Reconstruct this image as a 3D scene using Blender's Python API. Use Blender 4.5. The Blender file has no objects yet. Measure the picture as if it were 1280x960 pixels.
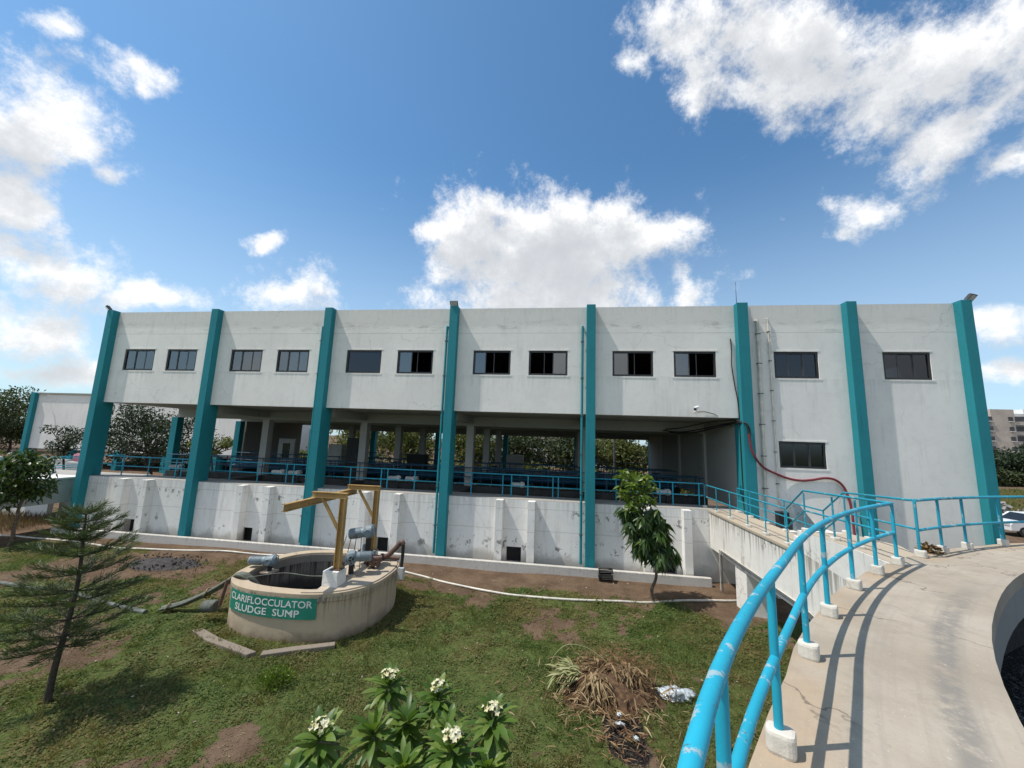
import bpy, bmesh, math, random
import numpy as np
from mathutils import Matrix, Vector

S = bpy.context.scene
COL = S.collection
rng = np.random.default_rng(7)
random.seed(7)
R_ = math.radians

# ------------------------------------------------------------------ camera, light
ROT = np.array([[0.9908078, -0.01537585, 0.13440046],
                [0.13065591, -0.14869407, -0.98021381],
                [0.03505617, 0.9887637, -0.1453183]])
cam = bpy.data.objects.new('camera', bpy.data.cameras.new('camera'))
COL.objects.link(cam)
cam.data.sensor_width = 36.0
cam.data.sensor_fit = 'HORIZONTAL'
cam.data.lens = 485.0 / 1280 * 36
cam.data.clip_start = 0.05
cam.data.clip_end = 6000
m4 = Matrix([list(ROT[i]) + [(0, 0, 5.0)[i]] for i in range(3)] + [[0, 0, 0, 1]])
cam.matrix_world = m4
S.camera = cam

SUN_EL = R_(62)
SUN_AZ = math.atan2(-0.965, -0.26)          # measured from +Y towards +X
TO_SUN = Vector((math.sin(SUN_AZ) * math.cos(SUN_EL), math.cos(SUN_AZ) * math.cos(SUN_EL), math.sin(SUN_EL)))
sun_d = bpy.data.lights.new('sun', 'SUN')
sun_d.energy = 3.2
sun_d.angle = R_(0.5)
sun_d.color = (1.0, 0.95, 0.87)
sun = bpy.data.objects.new('sun', sun_d)
COL.objects.link(sun)
sun.rotation_euler = TO_SUN.to_track_quat('Z', 'Y').to_euler()

S.view_settings.view_transform = 'Standard'
S.view_settings.look = 'None'
S.view_settings.exposure = 0.5
S.view_settings.gamma = 1.0
S.view_settings.use_curve_mapping = False
S.render.engine = 'CYCLES'
S.cycles.max_bounces = 6
S.cycles.transparent_max_bounces = 12


def pix_ray(u, v):
    d = np.array([(u - 640) / 485.0, (480 - v) / 485.0, -1.0])
    d = ROT @ d
    return d / np.linalg.norm(d)


# ---- world: Nishita sky with drifting cumulus, all by direction at infinity
W = bpy.data.worlds.new('World')
S.world = W
W.use_nodes = True
wt = W.node_tree
for n in list(wt.nodes):
    wt.nodes.remove(n)


class NT:
    """tiny helper to write node graphs"""
    def __init__(self, tree):
        self.t = tree

    def node(self, typ, **kw):
        n = self.t.nodes.new(typ)
        for k, v in kw.items():
            setattr(n, k, v)
        return n

    def put(self, sock, v):
        if hasattr(v, 'node'):
            self.t.links.new(v, sock)
        elif v is not None:
            sock.default_value = v

    def m(self, op, a, b=None, c=None, clamp=False):
        n = self.node('ShaderNodeMath', operation=op)
        n.use_clamp = clamp
        self.put(n.inputs[0], a)
        self.put(n.inputs[1], b)
        self.put(n.inputs[2], c)
        return n.outputs[0]

    def v(self, op, a, b=None):
        n = self.node('ShaderNodeVectorMath', operation=op)
        self.put(n.inputs[0], a)
        self.put(n.inputs[1], b)
        return n.outputs['Value'] if op in ('DOT_PRODUCT', 'LENGTH', 'DISTANCE') else n.outputs['Vector']

    def scale(self, a, s):
        n = self.node('ShaderNodeVectorMath', operation='SCALE')
        self.put(n.inputs[0], a)
        self.put(n.inputs['Scale'], s)
        return n.outputs['Vector']

    def noise(self, vec, scale, detail=4, rough=0.55, lac=2.0, dist=0.0, color=False):
        n = self.node('ShaderNodeTexNoise')
        self.put(n.inputs['Vector'], vec)
        n.inputs['Scale'].default_value = scale
        n.inputs['Detail'].default_value = detail
        n.inputs['Roughness'].default_value = rough
        n.inputs['Lacunarity'].default_value = lac
        n.inputs['Distortion'].default_value = dist
        return n.outputs['Color'] if color else n.outputs['Fac']

    def ramp(self, x, a, b, lo=0.0, hi=1.0, smooth=True):
        n = self.node('ShaderNodeMapRange')
        n.interpolation_type = 'SMOOTHSTEP' if smooth else 'LINEAR'
        self.put(n.inputs['Value'], x)
        self.put(n.inputs['From Min'], a)
        self.put(n.inputs['From Max'], b)
        self.put(n.inputs['To Min'], lo)
        self.put(n.inputs['To Max'], hi)
        return n.outputs['Result']

    def mix(self, f, a, b, blend='MIX'):
        n = self.node('ShaderNodeMix', data_type='RGBA', blend_type=blend)
        self.put(n.inputs[0], f)
        self.put(n.inputs[6], (*a, 1) if isinstance(a, tuple) and len(a) == 3 else a)
        self.put(n.inputs[7], (*b, 1) if isinstance(b, tuple) and len(b) == 3 else b)
        return n.outputs[2]

    def sep(self, v):
        n = self.node('ShaderNodeSeparateXYZ')
        self.put(n.inputs[0], v)
        return n.outputs

    def comb(self, x, y, z):
        n = self.node('ShaderNodeCombineXYZ')
        self.put(n.inputs[0], x)
        self.put(n.inputs[1], y)
        self.put(n.inputs[2], z)
        return n.outputs[0]


# (u, v, half width, half height, strength) as they stood in the sky; turned into directions
CLOUDS = [
    (690, 318, 150, 85, 1.0), (600, 300, 85, 55, .9), (690, 285, 95, 55, 1.0), (790, 305, 75, 55, .95), (680, 375, 170, 45, .9),
    (548, 298, 45, 28, .7), (875, 358, 42, 30, .8),
    (890, 30, 110, 60, .6), (960, 120, 90, 60, .52), (1050, 50, 120, 75, .66), (1210, 60, 130, 110, .72), (1185, 170, 95, 60, .52),
    (1255, 210, 60, 50, .6), (1085, 265, 62, 30, .5), (783, 80, 30, 34, .40),
    (50, 185, 125, 85, .78), (10, 270, 80, 50, .66), (130, 225, 70, 36, .75), (165, 80, 66, 34, .66), (80, 28, 50, 32, .5),
    (90, 340, 130, 38, .8), (200, 372, 105, 28, .75), (40, 420, 140, 42, .7), (342, 366, 85, 32, .75), (335, 308, 30, 14, .6),
    (1010, 90, 210, 110, .28), (1130, 110, 150, 120, .34), (880, 70, 80, 90, .35), (1240, 130, 80, 150, .45), (930, 25, 130, 45, .5), (640, 262, 70, 40, .8), (780, 262, 50, 40, .8), (850, 285, 30, 22, .6),
    (1255, 405, 65, 34, .75), (1265, 470, 55, 24, .6), (120, 470, 150, 26, .5),
]
grp = bpy.data.node_groups.new('cloud_density', 'ShaderNodeTree')
grp.interface.new_socket('Dir', in_out='INPUT', socket_type='NodeSocketVector')
grp.interface.new_socket('Density', in_out='OUTPUT', socket_type='NodeSocketFloat')
g = NT(grp)
gi = g.node('NodeGroupInput')
go = g.node('NodeGroupOutput')
d = gi.outputs[0]
warp = g.v('SUBTRACT', g.noise(d, 6.0, 3, 0.55, color=True), (0.5, 0.5, 0.5))
dw = g.v('ADD', d, g.scale(warp, 0.16))
mask = None
for (u, v, hw, hh, st) in CLOUDS:
    c = pix_ray(u, v)
    e1 = pix_ray(u + hw, v) - pix_ray(u - hw, v)
    e2 = pix_ray(u, v - hh) - pix_ray(u, v + hh)
    ra, rb = np.linalg.norm(e1) / 2, np.linalg.norm(e2) / 2
    e1 = e1 / np.linalg.norm(e1)
    e2 = e2 - e1 * e2.dot(e1)
    e2 /= np.linalg.norm(e2)
    rel = g.v('SUBTRACT', dw, tuple(c))
    a = g.m('MULTIPLY', g.v('DOT_PRODUCT', rel, tuple(e1 / ra)), g.v('DOT_PRODUCT', rel, tuple(e1 / ra)))
    b = g.m('MULTIPLY', g.v('DOT_PRODUCT', rel, tuple(e2 / rb)), g.v('DOT_PRODUCT', rel, tuple(e2 / rb)))
    r2 = g.m('ADD', a, b)
    n3 = np.cross(e1, e2)
    r2 = g.m('ADD', r2, g.m('MULTIPLY', g.m('LESS_THAN', g.v('DOT_PRODUCT', dw, tuple(c)), 0.2), 50.0))
    val = g.m('MULTIPLY', g.m('SUBTRACT', 1.0, g.m('SQRT', r2)), 0.62)
    val = g.m('ADD', val, (st - 1.0) * 0.5 + 0.10)
    mask = val if mask is None else g.m('MAXIMUM', mask, val)
# unseen clouds behind and beside the view, thickened to add white fill light
gen = g.m('MULTIPLY', g.m('SUBTRACT', g.noise(d, 1.7, 2, 0.5), 0.43), 2.2)
back = g.m('MULTIPLY', g.ramp(g.sep(d)[1], 0.25, -0.1), 1.0)
gen = g.m('SUBTRACT', gen, g.m('MULTIPLY', g.m('SUBTRACT', 1.0, back), 3.0))
mask = g.m('MAXIMUM', mask, gen)
f1 = g.noise(g.v('ADD', d, (2.3, 1.1, .7)), 9.5, 11, 0.70, 2.1)
f2 = g.noise(d, 3.6, 3, 0.5)
fb = g.m('ADD', g.m('MULTIPLY', g.m('SUBTRACT', f1, 0.5), 1.85), g.m('MULTIPLY', g.m('SUBTRACT', f2, 0.5), 0.7))
dens = g.m('ADD', g.m('MAXIMUM', mask, -1.0), fb)
grp.links.new(dens, go.inputs[0])

w = NT(wt)
tc = w.node('ShaderNodeTexCoord').outputs['Generated']
sky = w.node('ShaderNodeTexSky', sky_type='NISHITA')
sky.sun_disc = False
sky.sun_elevation = SUN_EL
sky.sun_rotation = SUN_AZ % (2 * math.pi)
sky.altitude = 600
sky.air_density = 1.0
sky.dust_density = 1.2
sky.ozone_density = 2.2


def dens_at(vec):
    n = w.node('ShaderNodeGroup', node_tree=grp)
    w.put(n.inputs[0], vec)
    return n.outputs[0]


D0 = dens_at(tc)
sunv = (TO_SUN.x * 0.05, TO_SUN.y * 0.05, 0.055)
D1 = dens_at(w.v('ADD', tc, sunv))
alpha = w.ramp(D0, -0.10, 0.46)
thick = w.m('MAXIMUM', D1, 0.0)
lit = w.m('EXPONENT', w.m('MULTIPLY', thick, -2.6))
edge = w.m('MULTIPLY', w.m('MAXIMUM', D0, 0.0), 0.9, clamp=True)
lit = w.m('MULTIPLY', lit, 1.0, clamp=True)
ccol = w.mix(lit, (3.0, 3.15, 3.35), (5.6, 5.6, 5.6))
skyc = w.mix(1.0, sky.outputs[0], (0.52, 0.78, 0.86), 'MULTIPLY')
zc = w.sep(tc)[2]
hz = w.ramp(zc, 0.0, 0.62, 0.62, 0.0)
skyc = w.mix(hz, skyc, (3.5, 4.25, 4.8))
alpha = w.m('MULTIPLY', alpha, w.ramp(zc, -0.02, 0.10))
mixc = w.mix(w.m('MULTIPLY', alpha, 0.97), skyc, ccol)
bg = w.node('ShaderNodeBackground')
w.put(bg.inputs[0], mixc)
bg.inputs[1].default_value = 0.14
wo = w.node('ShaderNodeOutputWorld')
wt.links.new(bg.outputs[0], wo.inputs[0])
W.cycles.sampling_method = 'MANUAL'
W.cycles.sample_map_resolution = 512

# ------------------------------------------------------------------ helpers
OFF = {}


def tag(o, label=None, cat=None, group=None, kind=None):
    if label:
        o['label'] = label
    if cat:
        o['category'] = cat
    if group:
        o['group'] = group
    if kind:
        o['kind'] = kind
    return o


def link(o, parent=None, off=(0, 0, 0)):
    COL.objects.link(o)
    if parent is not None:
        o.parent = parent
    OFF[o.name] = np.array(off, float)
    return o


def empty(name, loc, label, cat, group=None):
    o = bpy.data.objects.new(name, None)
    o.empty_display_size = 0.2
    o.location = loc
    link(o, None, loc)
    return tag(o, label, cat, group)


class MB:
    """collects simple solids; build() links them as ONE mesh object"""
    def __init__(self):
        self.v = []
        self.f = []

    def add(self, vs, fs):
        n = len(self.v)
        self.v += [tuple(map(float, p)) for p in vs]
        self.f += [tuple(i + n for i in f) for f in fs]
        return self

    def box(self, x0, x1, y0, y1, z0, z1):
        return self.add([(x0, y0, z0), (x1, y0, z0), (x1, y1, z0), (x0, y1, z0), (x0, y0, z1), (x1, y0, z1), (x1, y1, z1), (x0, y1, z1)],
                        [(0, 3, 2, 1), (4, 5, 6, 7), (0, 1, 5, 4), (1, 2, 6, 5), (2, 3, 7, 6), (3, 0, 4, 7)])

    def obox(self, c, ax, ay, az, sx, sy, sz):
        c, ax, ay, az = map(np.array, (c, ax, ay, az))
        vs = [c + ax * sx * i / 2 + ay * sy * j / 2 + az * sz * k / 2 for k in (-1, 1) for i, j in ((-1, -1), (1, -1), (1, 1), (-1, 1))]
        return self.add(vs, [(0, 3, 2, 1), (4, 5, 6, 7), (0, 1, 5, 4), (1, 2, 6, 5), (2, 3, 7, 6), (3, 0, 4, 7)])

    def bar(self, p, q, wd, ht, up=(0, 0, 1)):
        p, q = np.array(p, float), np.array(q, float)
        d = q - p
        L = np.linalg.norm(d)
        d /= L
        s = np.cross(d, up)
        s /= np.linalg.norm(s)
        u = np.cross(s, d)
        return self.obox((p + q) / 2, d, s, u, L, wd, ht)

    def ibeam(self, p, q, wd, ht, up=(0, 0, 1), t=0.018):
        p, q = np.array(p, float), np.array(q, float)
        d = (q - p) / np.linalg.norm(q - p)
        s = np.cross(d, up)
        s /= np.linalg.norm(s)
        u = np.cross(s, d)
        self.bar(p + u * (ht / 2 - t / 2), q + u * (ht / 2 - t / 2), wd, t, up)
        self.bar(p - u * (ht / 2 - t / 2), q - u * (ht / 2 - t / 2), wd, t, up)
        return self.bar(p, q, t, ht - 2 * t - 0.001, up)

    def tube(self, pts, r, n=10, caps=True):
        pts = [np.array(p, float) for p in pts]
        rs = r if hasattr(r, '__len__') else [r] * len(pts)
        t0 = pts[1] - pts[0]
        ref = np.array((0, 0, 1.0)) if abs(t0[2]) < 0.9 * np.linalg.norm(t0) else np.array((1.0, 0, 0))
        vs, fs = [], []
        for i, p in enumerate(pts):
            t = pts[min(i + 1, len(pts) - 1)] - pts[max(i - 1, 0)]
            t /= np.linalg.norm(t)
            a = ref - t * ref.dot(t)
            a /= np.linalg.norm(a)
            ref = a
            b = np.cross(t, a)
            for k in range(n):
                an = 2 * math.pi * k / n
                vs.append(p + (a * math.cos(an) + b * math.sin(an)) * rs[i])
        for i in range(len(pts) - 1):
            for k in range(n):
                k2 = (k + 1) % n
                fs.append((i * n + k, i * n + k2, (i + 1) * n + k2, (i + 1) * n + k))
        if caps:
            fs.append(tuple(range(n - 1, -1, -1)))
            fs.append(tuple((len(pts) - 1) * n + k for k in range(n)))
        return self.add(vs, fs)

    def cyl(self, p, q, r, n=14, r2=None):
        return self.tube([p, q], [r, r if r2 is None else r2], n)

    def prism(self, poly, z0, z1):
        n = len(poly)
        a = 0.5 * sum(poly[i][0] * poly[(i + 1) % n][1] - poly[(i + 1) % n][0] * poly[i][1] for i in range(n))
        if a < 0:
            poly = poly[::-1]
        vs = [(x, y, z0) for x, y in poly] + [(x, y, z1) for x, y in poly]
        fs = [tuple(range(n - 1, -1, -1)), tuple(range(n, 2 * n))]
        fs += [(i, (i + 1) % n, n + (i + 1) % n, n + i) for i in range(n)]
        return self.add(vs, fs)

    def ring(self, outer, inner, z0, z1):
        """closed ring wall between two loops of equal length"""
        n = len(outer)
        vs = [(x, y, z0) for x, y in outer] + [(x, y, z1) for x, y in outer] + [(x, y, z0) for x, y in inner] + [(x, y, z1) for x, y in inner]
        fs = []
        for i in range(n):
            j = (i + 1) % n
            fs += [(i, j, n + j, n + i), (n + i, n + j, 3 * n + j, 3 * n + i), (2 * n + j, 2 * n + i, 3 * n + i, 3 * n + j), (j, i, 2 * n + i, 2 * n + j)]
        return self.add(vs, fs)

    def build(self, name, mat, parent=None, smooth=False, bevel=0.0, label=None):
        off = OFF[parent.name] if parent is not None else np.zeros(3)
        me = bpy.data.meshes.new(name)
        vs = np.array(self.v) - off
        me.from_pydata(vs.tolist(), [], self.f)
        if bevel > 0 or smooth:
            bm = bmesh.new()
            bm.from_mesh(me)
            if bevel > 0:
                es = [e for e in bm.edges if len(e.link_faces) == 2 and e.calc_face_angle(0) > 0.6]
                bmesh.ops.bevel(bm, geom=es, offset=bevel, segments=2, affect='EDGES', profile=0.6)
            if smooth:
                for f in bm.faces:
                    f.smooth = len(f.verts) <= 4
                for e in bm.edges:
                    if len(e.link_faces) == 2 and e.calc_face_angle(0) > 0.7:
                        e.smooth = False
            bm.to_mesh(me)
            bm.free()
        me.materials.append(mat)
        me.update()
        o = bpy.data.objects.new(name, me)
        link(o, parent, off)
        if label:
            o['label'] = label
        return o


def np_mesh(name, verts, quads, mat, parent=None, smooth=False, attr=None):
    """fast mesh from arrays; quads (M,k)"""
    off = OFF[parent.name] if parent is not None else np.zeros(3)
    verts = np.asarray(verts, float) - off
    k = quads.shape[1]
    me = bpy.data.meshes.new(name)
    me.vertices.add(len(verts))
    me.vertices.foreach_set('co', verts.astype(np.float32).ravel())
    me.loops.add(quads.size)
    me.loops.foreach_set('vertex_index', quads.astype(np.int32).ravel())
    me.polygons.add(len(quads))
    me.polygons.foreach_set('loop_start', np.arange(0, quads.size, k, dtype=np.int32))
    me.polygons.foreach_set('loop_total', np.full(len(quads), k, dtype=np.int32))
    if smooth:
        me.polygons.foreach_set('use_smooth', np.ones(len(quads), dtype=bool))
    me.update(calc_edges=True)
    if attr is not None:
        for an, arr in attr.items():
            at = me.attributes.new(an, 'FLOAT', 'POINT')
            at.data.foreach_set('value', np.asarray(arr, np.float32))
    me.materials.append(mat)
    o = bpy.data.objects.new(name, me)
    link(o, parent, off)
    return o


def norm(a):
    return a / np.maximum(np.linalg.norm(a, axis=-1, keepdims=True), 1e-9)


def leaf_arrays(P, Dr, Up, L, Wd, droop=0.0, rows=(0, .3, .65, 1.0), widths=(.12, 1.0, .85, .05), fold=0.15):
    """many leaves: P base, Dr growth direction, Up leaf normal hint; returns verts, quads"""
    P, Dr, Up = np.asarray(P, float), norm(np.asarray(Dr, float)), np.asarray(Up, float)
    N = len(P)
    L = np.broadcast_to(np.asarray(L, float), (N,))
    Wd = np.broadcast_to(np.asarray(Wd, float), (N,))
    dr = np.broadcast_to(np.asarray(droop, float), (N,))
    side = norm(np.cross(Dr, Up))
    nor = norm(np.cross(side, Dr))
    vs = []
    for t, wd in zip(rows, widths):
        sp = P + Dr * (L * t)[:, None]
        sp[:, 2] -= dr * L * t * t
        for s in (-1, 0, 1):
            vs.append(sp + side * (Wd * wd * 0.5 * s)[:, None] + (nor * (fold * Wd * wd * 0.5)[:, None] if s else 0))
    K = len(rows) * 3
    V = np.stack(vs, 1).reshape(-1, 3)
    q = []
    for r in range(len(rows) - 1):
        for c in range(2):
            q.append((r * 3 + c, r * 3 + c + 1, (r + 1) * 3 + c + 1, (r + 1) * 3 + c))
    q = np.array(q)
    Q = (np.arange(N)[:, None, None] * K + q[None]).reshape(-1, 4)
    return V, Q


def diamond_arrays(P, Dr, Up, L, Wd):
    """small leaves: one folded-free quad each"""
    P, Dr, Up = np.asarray(P, float), norm(np.asarray(Dr, float)), np.asarray(Up, float)
    N = len(P)
    L = np.broadcast_to(np.asarray(L, float), (N,))[:, None]
    Wd = np.broadcast_to(np.asarray(Wd, float), (N,))[:, None]
    side = norm(np.cross(Dr, Up))
    V = np.stack([P, P + Dr * L * 0.5 + side * Wd / 2, P + Dr * L, P + Dr * L * 0.5 - side * Wd / 2], 1).reshape(-1, 3)
    Q = np.arange(N * 4).reshape(-1, 4)
    return V, Q


def sphere_dirs(n):
    return norm(rng.normal(size=(n, 3)))


_lat = rng.random((256, 256))


def vnoise(x, y, sc, seed=0):
    x = np.asarray(x) / sc + seed * 17.3
    y = np.asarray(y) / sc + seed * 9.7
    xi, yi = np.floor(x).astype(int), np.floor(y).astype(int)
    fx, fy = x - xi, y - yi
    fx, fy = fx * fx * (3 - 2 * fx), fy * fy * (3 - 2 * fy)
    g_ = lambda a, b: _lat[a % 256, b % 256]
    return (g_(xi, yi) * (1 - fx) + g_(xi + 1, yi) * fx) * (1 - fy) + (g_(xi, yi + 1) * (1 - fx) + g_(xi + 1, yi + 1) * fx) * fy


def fbm(x, y, sc, seed=0, o=4):
    s, a, t = 0, 1, 0
    for i in range(o):
        s = s + a * vnoise(x, y, sc / 2 ** i, seed + i)
        t += a
        a *= 0.55
    return s / t


def sst(a, b, x):
    t = np.clip((x - a) / (b - a), 0, 1)
    return t * t * (3 - 2 * t)


# ------------------------------------------------------------------ materials
def new_mat(name):
    m = bpy.data.materials.new(name)
    m.use_nodes = True
    t = m.node_tree
    for n in list(t.nodes):
        t.nodes.remove(n)
    h = NT(t)
    out = h.node('ShaderNodeOutputMaterial')
    pr = h.node('ShaderNodeBsdfPrincipled')
    t.links.new(pr.outputs[0], out.inputs[0])
    return m, h, pr, out


def pos(h):
    return h.node('ShaderNodeNewGeometry').outputs['Position']


def bump(h, pr, height, strength=0.3, dist=0.02):
    b = h.node('ShaderNodeBump')
    b.inputs['Strength'].default_value = strength
    b.inputs['Distance'].default_value = dist
    h.put(b.inputs['Height'], height)
    h.t.links.new(b.outputs[0], pr.inputs['Normal'])


def simple(name, col, rough=0.6, var=0.25, scale=4.0, metal=0.0, bmp=0.0, col2=None, spec=None):
    m, h, pr, out = new_mat(name)
    p = pos(h)
    n = h.noise(p, scale, 5, 0.6)
    dk = tuple(c * (1 - var) for c in col) if col2 is None else col2
    h.put(pr.inputs['Base Color'], h.mix(h.ramp(n, 0.32, 0.68), dk, tuple(min(1, c * (1 + var * .5)) for c in col)))
    h.put(pr.inputs['Roughness'], h.ramp(h.noise(p, scale * 3, 3), .3, .7, rough - .08, min(1, rough + .08)))
    pr.inputs['Metallic'].default_value = metal
    if spec is not None:
        pr.inputs['Specular IOR Level'].default_value = spec
    if bmp:
        bump(h, pr, h.noise(p, scale * 12, 4), bmp, 0.01)
    return m


def wall_mat(name, base, grime, streak=0.35, drip=None, peel=None, topband=None, basedirt=None, rough=0.85, bmp=0.25, streak_scale=2.2, joints=()):
    """painted concrete: blotches, rain streaks, peeled spots, stain bands that belong to the wall"""
    m, h, pr, out = new_mat(name)
    p = pos(h)
    x, y, z = h.sep(p)
    xy = h.m('ADD', x, h.m('MULTIPLY', y, 0.83))
    blot = h.noise(p, 0.35, 5, 0.6)
    fine = h.noise(p, 5.0, 6, 0.65)
    c = h.mix(h.ramp(blot, .3, .7), tuple(b * .93 for b in base), tuple(min(1, b * 1.04) for b in base))
    c = h.mix(h.m('MULTIPLY', h.ramp(fine, .45, .8), .16), c, grime)
    sv = h.comb(h.m('MULTIPLY', xy, streak_scale), h.m('MULTIPLY', z, 0.16), 0.0)
    st = h.ramp(h.noise(sv, 1.6, 6, 0.7), .50, .74)
    stm = h.ramp(h.noise(p, 0.6, 3), .38, .62)
    c = h.mix(h.m('MULTIPLY', h.m('MULTIPLY', st, stm), streak), c, grime)
    if drip:
      for zt_, ln, amt, colr in (drip if isinstance(drip, list) else [drip]):
        dv = h.comb(h.m('MULTIPLY', xy, streak_scale * 1.7), h.m('MULTIPLY', z, .05), 0.0)
        dn_ = h.noise(dv, 1.9, 5, .75)
        fall = h.m('SUBTRACT', dn_, h.m('MULTIPLY', h.m('MAXIMUM', h.m('SUBTRACT', zt_, z), 0.0), .30 / ln))
        c = h.mix(h.m('MULTIPLY', h.m('MULTIPLY', h.ramp(fall, .40, .56), h.ramp(z, zt_ + .02, zt_)), amt), c, colr)
    if topband:
        z0, z1, amt, colr = topband
        bnd = h.m('MULTIPLY', h.ramp(z, z0 - .25, z0 + .1), h.ramp(z, z1 + .25, z1 - .05))
        nn = h.ramp(h.noise(h.comb(h.m('MULTIPLY', xy, .55), y, h.m('MULTIPLY', z, 2.2)), 1.7, 8, .76), .50, .72)
        c = h.mix(h.m('MULTIPLY', h.m('MULTIPLY', bnd, nn), amt), c, colr)
        wash = h.m('MULTIPLY', h.ramp(z, z0 + .1, z0 + .35), h.ramp(blot, .3, .6, .1, .28))
        c = h.mix(wash, c, grime)
    if peel:
        zs, amt, colr = peel
        msk = None
        for zc_, zw in zs:
            b = h.ramp(h.m('ABSOLUTE', h.m('SUBTRACT', z, zc_)), zw, zw * .4)
            msk = b if msk is None else h.m('MAXIMUM', msk, b)
        big = h.ramp(h.noise(p, 0.75, 3, .5), .46, .56)
        sp = h.ramp(h.noise(h.comb(xy, y, h.m('MULTIPLY', z, .9)), 4.2, 6, .68), .565, .60)
        c = h.mix(h.m('MULTIPLY', h.m('MULTIPLY', h.m('MULTIPLY', sp, msk), big), amt), c, colr)
    if basedirt:
        z0, z1, colr, amt = basedirt
        dn = h.ramp(h.m('ADD', z, h.m('MULTIPLY', h.m('SUBTRACT', h.noise(p, 1.1, 5), .5), 1.1)), z1, z0)
        c = h.mix(h.m('MULTIPLY', dn, amt), c, colr)
    for jz in joints:
        ln = h.ramp(h.m('ABSOLUTE', h.m('SUBTRACT', z, h.m('ADD', jz, h.m('MULTIPLY', h.m('SUBTRACT', h.noise(p, 1.0, 2), .5), .03)))), .02, .006)
        c = h.mix(h.m('MULTIPLY', ln, .45), c, grime)
    # hairline cracks
    vor = h.node('ShaderNodeTexVoronoi', feature='DISTANCE_TO_EDGE')
    wv = h.v('ADD', p, h.scale(h.v('SUBTRACT', h.noise(p, 1.6, 4, color=True), (.5, .5, .5)), .9))
    h.put(vor.inputs['Vector'], wv)
    vor.inputs['Scale'].default_value = 0.33
    ck = h.m('MULTIPLY', h.ramp(vor.outputs['Distance'], .006, .0015), h.ramp(h.noise(p, .5, 2), .5, .6))
    c = h.mix(h.m('MULTIPLY', ck, .30), c, tuple(q * .6 for q in grime))
    h.put(pr.inputs['Base Color'], c)
    pr.inputs['Roughness'].default_value = rough
    pr.inputs['Specular IOR Level'].default_value = .25
    bump(h, pr, h.m('ADD', h.noise(p, 14, 5, .6), h.m('MULTIPLY', h.noise(p, 1.5, 3), 1.5)), bmp, 0.012)
    return m


def leaf_mat(name, a, b, c, trans=0.35, rough=0.45, dry=None):
    """a dark, b mid, c light by leaf"""
    m, h, pr, out = new_mat(name)
    rnd = h.node('ShaderNodeNewGeometry').outputs['Random Per Island']
    col = h.mix(h.ramp(rnd, .0, .55, smooth=False), a, b)
    col = h.mix(h.ramp(rnd, .6, 1.0, smooth=False), col, c)
    big = h.noise(pos(h), 1.3, 2)
    col = h.mix(h.ramp(big, .35, .65, .0, .35), col, a)
    if dry:
        col = h.mix(h.ramp(h.m('ADD', h.noise(pos(h), .55, 4, .6), h.m('MULTIPLY', rnd, .16)), .46, .70), col, dry)
    h.put(pr.inputs['Base Color'], col)
    pr.inputs['Roughness'].default_value = rough
    tr = h.node('ShaderNodeBsdfTranslucent')
    h.put(tr.inputs[0], h.mix(1.0, col, (1.0, 1.0, .45), 'MULTIPLY'))
    mx = h.node('ShaderNodeMixShader')
    mx.inputs[0].default_value = trans
    h.t.links.new(pr.outputs[0], mx.inputs[1])
    h.t.links.new(tr.outputs[0], mx.inputs[2])
    h.t.links.new(mx.outputs[0], out.inputs[0])
    return m


def paint_mat(name, col, worn, amt=0.5, rough=0.42, sc=6.0):
    """gloss paint that has faded and chipped"""
    m, h, pr, out = new_mat(name)
    p = pos(h)
    n = h.noise(p, sc, 5, .6)
    n2 = h.noise(p, sc * 5, 4, .6)
    c = h.mix(h.ramp(h.noise(p, 1.1, 4), .3, .7), tuple(q * .82 for q in col), tuple(min(1, q * 1.12) for q in col))
    chip = h.m('MULTIPLY', h.ramp(n, .585, .625), h.ramp(n2, .40, .46))
    c = h.mix(h.m('MULTIPLY', chip, amt), c, worn)
    rs = h.m('MULTIPLY', h.ramp(h.noise(p, sc * 7, 3, .7), .64, .69), h.ramp(h.noise(p, 2.3, 3), .42, .6))
    c = h.mix(h.m('MULTIPLY', rs, .75), c, (.10, .052, .03))
    h.put(pr.inputs['Base Color'], c)
    h.put(pr.inputs['Roughness'], h.ramp(n2, .3, .7, rough - .06, rough + .12))
    bump(h, pr, h.noise(p, 40, 3), .06, .004)
    return m


M = {}
M['facade'] = wall_mat('facade_paint', (.84, .805, .755), (.40, .385, .36), .36, drip=[(7.84, 1.3, .20, (.46, .44, .41)), (10.87, 1.0, .16, (.42, .40, .37))], topband=(9.82, 10.2, .55, (.28, .26, .23)), joints=(9.72,))
M['lower'] = wall_mat('lower_wall_paint', (.86, .845, .81), (.42, .38, .33), .6, drip=(2.6, 1.6, .30, (.40, .36, .30)), peel=([(0.80, .40), (2.05, .28)], .75, (.13, .13, .12)), basedirt=(.22, .6, (.36, .32, .25), .6), joints=(1.42, 2.28))
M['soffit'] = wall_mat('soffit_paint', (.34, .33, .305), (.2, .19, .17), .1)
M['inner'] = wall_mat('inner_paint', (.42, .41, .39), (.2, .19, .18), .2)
M['kerb'] = wall_mat('kerb_concrete', (.58, .56, .52), (.22, .20, .17), .6, drip=(.28, .25, .4, (.3, .27, .22)), bmp=.5)
M['bridge'] = wall_mat('bridge_concrete', (.78, .755, .71), (.16, .14, .11), .75, drip=(2.62, 1.5, .72, (.20, .17, .125)), streak_scale=3.4, bmp=.35, peel=([(2.6, .5)], .7, (.09, .085, .075)))
M['leftbridge'] = wall_mat('channel_concrete', (.46, .45, .43), (.10, .095, .085), .7, streak_scale=3.0, bmp=.35)
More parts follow.
